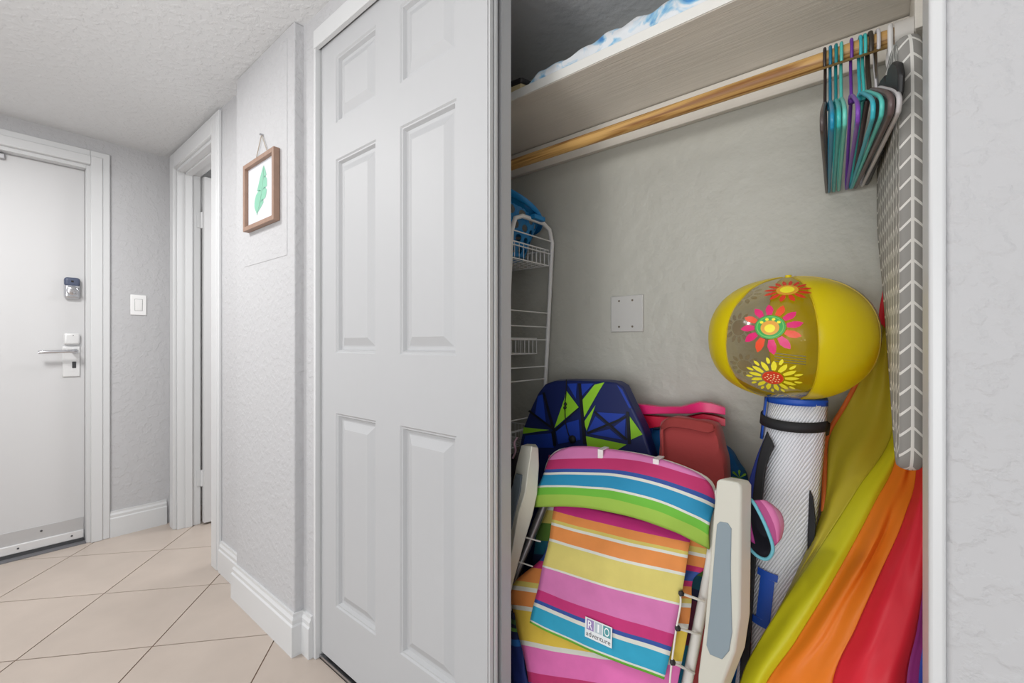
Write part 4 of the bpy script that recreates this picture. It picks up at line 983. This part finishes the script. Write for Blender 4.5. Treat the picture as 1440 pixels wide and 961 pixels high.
pc = empty('plastic_clamp', at(955, 590, 1.30), 'hot pink plastic clamp lying on the coral bag against the wall', 'clamp')
M_pk, M_pk2 = mat('hot_pink_plastic', (236, 42, 118), 0.35), mat('red_pink_plastic', (216, 26, 66), 0.35)
def jaw(secs, name, m):
    rows = []
    for x, yt, yb, Y0, Y1 in secs:
        rows.append([at(x, yt + (2 if True else 0), Y0), at(x, yt, (Y0 + Y1) / 2), at(x, yt, Y1), at(x, yb, Y1), at(x, yb, Y0), at(x, yt + 2, Y0)])
    g_ = MB().grid(rows); g_.f.append((0, 1, 2, 3, 4)); k = (len(secs) - 1) * 6; g_.f.append((k, k + 1, k + 2, k + 3, k + 4))
    g_.build(name, m, pc, bevel=0.0015)
jaw([(884, 567, 583, 1.252, 1.30), (905, 568, 583, 1.250, 1.30), (930, 571, 582, 1.250, 1.30), (958, 571, 582, 1.248, 1.30), (972, 567, 582, 1.240, 1.305), (984, 564, 580, 1.232, 1.31), (1001, 566, 581, 1.236, 1.31), (1020, 572, 584, 1.25, 1.31)], 'upper_jaw', M_pk)
jaw([(884, 584, 606, 1.256, 1.305), (905, 583, 604, 1.256, 1.305), (930, 585, 600, 1.258, 1.305), (958, 587, 598, 1.258, 1.305), (972, 584, 598, 1.25, 1.31), (988, 581, 597, 1.244, 1.31), (1003, 583, 598, 1.248, 1.31), (1020, 588, 600, 1.258, 1.31)], 'lower_jaw', M_pk2)

# ------------------------------------------------------------------ white wire rack
M_wire = mat('white_coated_wire', (226, 226, 226), 0.35)
rk = empty('wire_rack', (-1.15, 1.17, 0.0), 'tall white coated wire rack with basket shelves at the closet left', 'rack')
XR0, XR1 = -0.915, -1.40; YR0, YR1 = 1.092, 1.318; ZT = 1.475
for xr in (XR0, XR1):
    s_ = 1 if xr == XR0 else 0
    path = [(xr - 0.085 * s_, YR0, 0.0), (xr - 0.055 * s_, YR0, 0.5), (xr, YR0, ZT - 0.06), (xr, YR0 + 0.018, ZT - 0.015), (xr, YR0 + 0.055, ZT), (xr, YR1 - 0.055, ZT), (xr, YR1 - 0.018, ZT - 0.015), (xr, YR1, ZT - 0.06), (xr - 0.055 * s_, YR1, 0.5), (xr - 0.085 * s_, YR1, 0.0)]
    MB().tube(path, 0.0075, 12).build('end_frame', M_wire, rk, smooth=True)
    for z in (1.42, 1.375, 1.165, 1.115, 1.07, 0.975, 0.93, 0.80, 0.76, 0.55, 0.35):
        k = 0.055 * s_ * max(0, (1.415 - z)) / 0.915
        MB().tube([(xr - k, YR0, z), (xr - k, YR1, z)], 0.0022, 6).build('side_rail', M_wire, rk, smooth=True)
for zb in (1.335, 1.02, 0.70, 0.40):
    bk = MB(); xa, xb = XR1 + 0.01, XR0 - 0.065 if zb < 1.1 else XR0 - 0.012
    ya, yb = YR0 + 0.006, YR1 - 0.006; hgt = 0.055
    for z, yy in ((zb, 0), (zb + hgt, 0)):
        bk.tube([(xa, ya, z), (xb, ya, z), (xb, yb, z), (xa, yb, z)], 0.0022, 6, closed=True)
    n = 24
    for k in range(n + 1):
        x = xa + (xb - xa) * k / n
        bk.tube([(x, ya, zb + hgt), (x, ya, zb), (x, yb, zb), (x, yb, zb + hgt)], 0.0012, 4)
    for k in range(10):
        y = ya + (yb - ya) * k / 9
        for x in (xa, xb): bk.tube([(x, y, zb), (x, y, zb + hgt)], 0.0012, 4)
    bk.build('wire_basket', M_wire, rk, smooth=True)

# ------------------------------------------------------------------ blue plastic basket with round holes
bs_ = empty('laundry_basket', (-1.06, 1.20, 1.36), 'blue plastic basket with round holes on top of the wire rack', 'basket')
M_bb = mat('blue_plastic', (18, 126, 190), 0.4)
BK = Vector((-1.092, 1.215, 1.352))
tl = math.radians(24)
def bk_pt(a, h, off=0.0):
    r = 0.116 + 0.29 * h + off; t = max(0.0, h) / 0.2
    x, y = r * math.cos(a), r * math.sin(a) * 0.62
    # one side of the soft basket sits higher
    return BK + Vector((x, y, h - (0.25 * x + 0.60 * y) * t))
m = MB(); NAZ, NH = 18, 4; H0, H1 = 0.008, 0.175
for i in range(NAZ):
    for j in range(NH):
        sh_ = 0.5 * (j % 2); a0 = 2 * math.pi * (i + sh_) / NAZ; a1 = 2 * math.pi * (i + 1 + sh_) / NAZ
        h0 = H0 + (H1 - H0) * j / NH; h1 = H0 + (H1 - H0) * (j + 1) / NH
        co = []; ci = []
        for k in range(16):
            t = 2 * math.pi * k / 16; cx, cy = math.cos(t), math.sin(t); s_ = max(abs(cx), abs(cy))
            co.append(bk_pt(a0 + (a1 - a0) * (0.5 + 0.5 * cx / s_), h0 + (h1 - h0) * (0.5 + 0.5 * cy / s_)))
            ci.append(bk_pt(a0 + (a1 - a0) * (0.5 + 0.33 * cx), h0 + (h1 - h0) * (0.5 + 0.33 * cy)))
        k0 = len(m.v); m.v += co + ci
        for k in range(16): m.f.append((k0 + k, k0 + (k + 1) % 16, k0 + 16 + (k + 1) % 16, k0 + 16 + k))
m.build('perforated_wall', M_bb, bs_, thick=0.003)
rows = [[bk_pt(2 * math.pi * i / 48, h, o_) for h, o_ in ((H1 - 0.004, 0.0), (H1 + 0.022, 0.002), (H1 + 0.026, 0.018), (H1 + 0.006, 0.020))] for i in range(48)]
MB().grid(rows, closed_u=True).build('rim', M_bb, bs_, smooth=True, thick=0.003)
bot = [bk_pt(2 * math.pi * i / 48, H0) for i in range(48)]
MB().add(bot, [tuple(range(48))]).build('base', M_bb, bs_, thick=0.003)
hd = [bk_pt(a, H1 + 0.01, 0.022) for a in (-0.28, -0.26)] 
q = bk_pt(0.0, H1 - 0.002, 0.022)
MB().box((q.x - 0.010, q.y - 0.03, q.z - 0.012), (q.x + 0.012, q.y + 0.03, q.z + 0.004)).build('handle_tab', M_bb, bs_, bevel=0.003)

# ------------------------------------------------------------------ things low on the left, behind the chair
dk = empty('dark_cord_bag', (-0.93, 1.05, 0.0), 'dark fabric bag with braided cord behind the left armrest', 'bag')
soft_box([(700, 648), (716, 640), (728, 645), (730, 700), (722, 800), (715, 961), (690, 961), (688, 700)], 0.995, 1.045, 8, 0.008, 8).build('bag_body', mat('dark_bag_fabric', (44, 36, 42), 0.85), dk, smooth=True)
MB().tube(catmull([at(727, 616, 1.03), at(723, 624, 0.99), at(725, 634, 0.985), at(721, 645, 0.983)], 14), 0.003, 6).build('braided_cord', mat('pale_cord', (206, 170, 186), 0.8), dk, smooth=True)
tw = empty('printed_towel', (-0.74, 0.90, 0.0), 'green and navy printed towel low at the left beside the door edge', 'towel')
tP = sling([at(716, 858, 0.93), at(716, 900, 0.92), at(717, 961, 0.91), Vector((-0.68, 0.90, 0.02))], [at(728, 862, 0.925), at(735, 905, 0.915), at(744, 965, 0.902), Vector((-0.60, 0.895, 0.02))], 10, 30, 0.004, 0.006, 4)
MB().grid(*tP).build('towel_sheet', stripes('towel_print', [(0, (24, 30, 52)), (0.08, (60, 96, 50)), (0.14, (24, 30, 52)), (0.18, (96, 150, 60)), (0.22, (20, 32, 76)), (0.30, (28, 100, 170)), (0.36, (20, 40, 110))], wear=0.15), tw, smooth=True, thick=0.004)
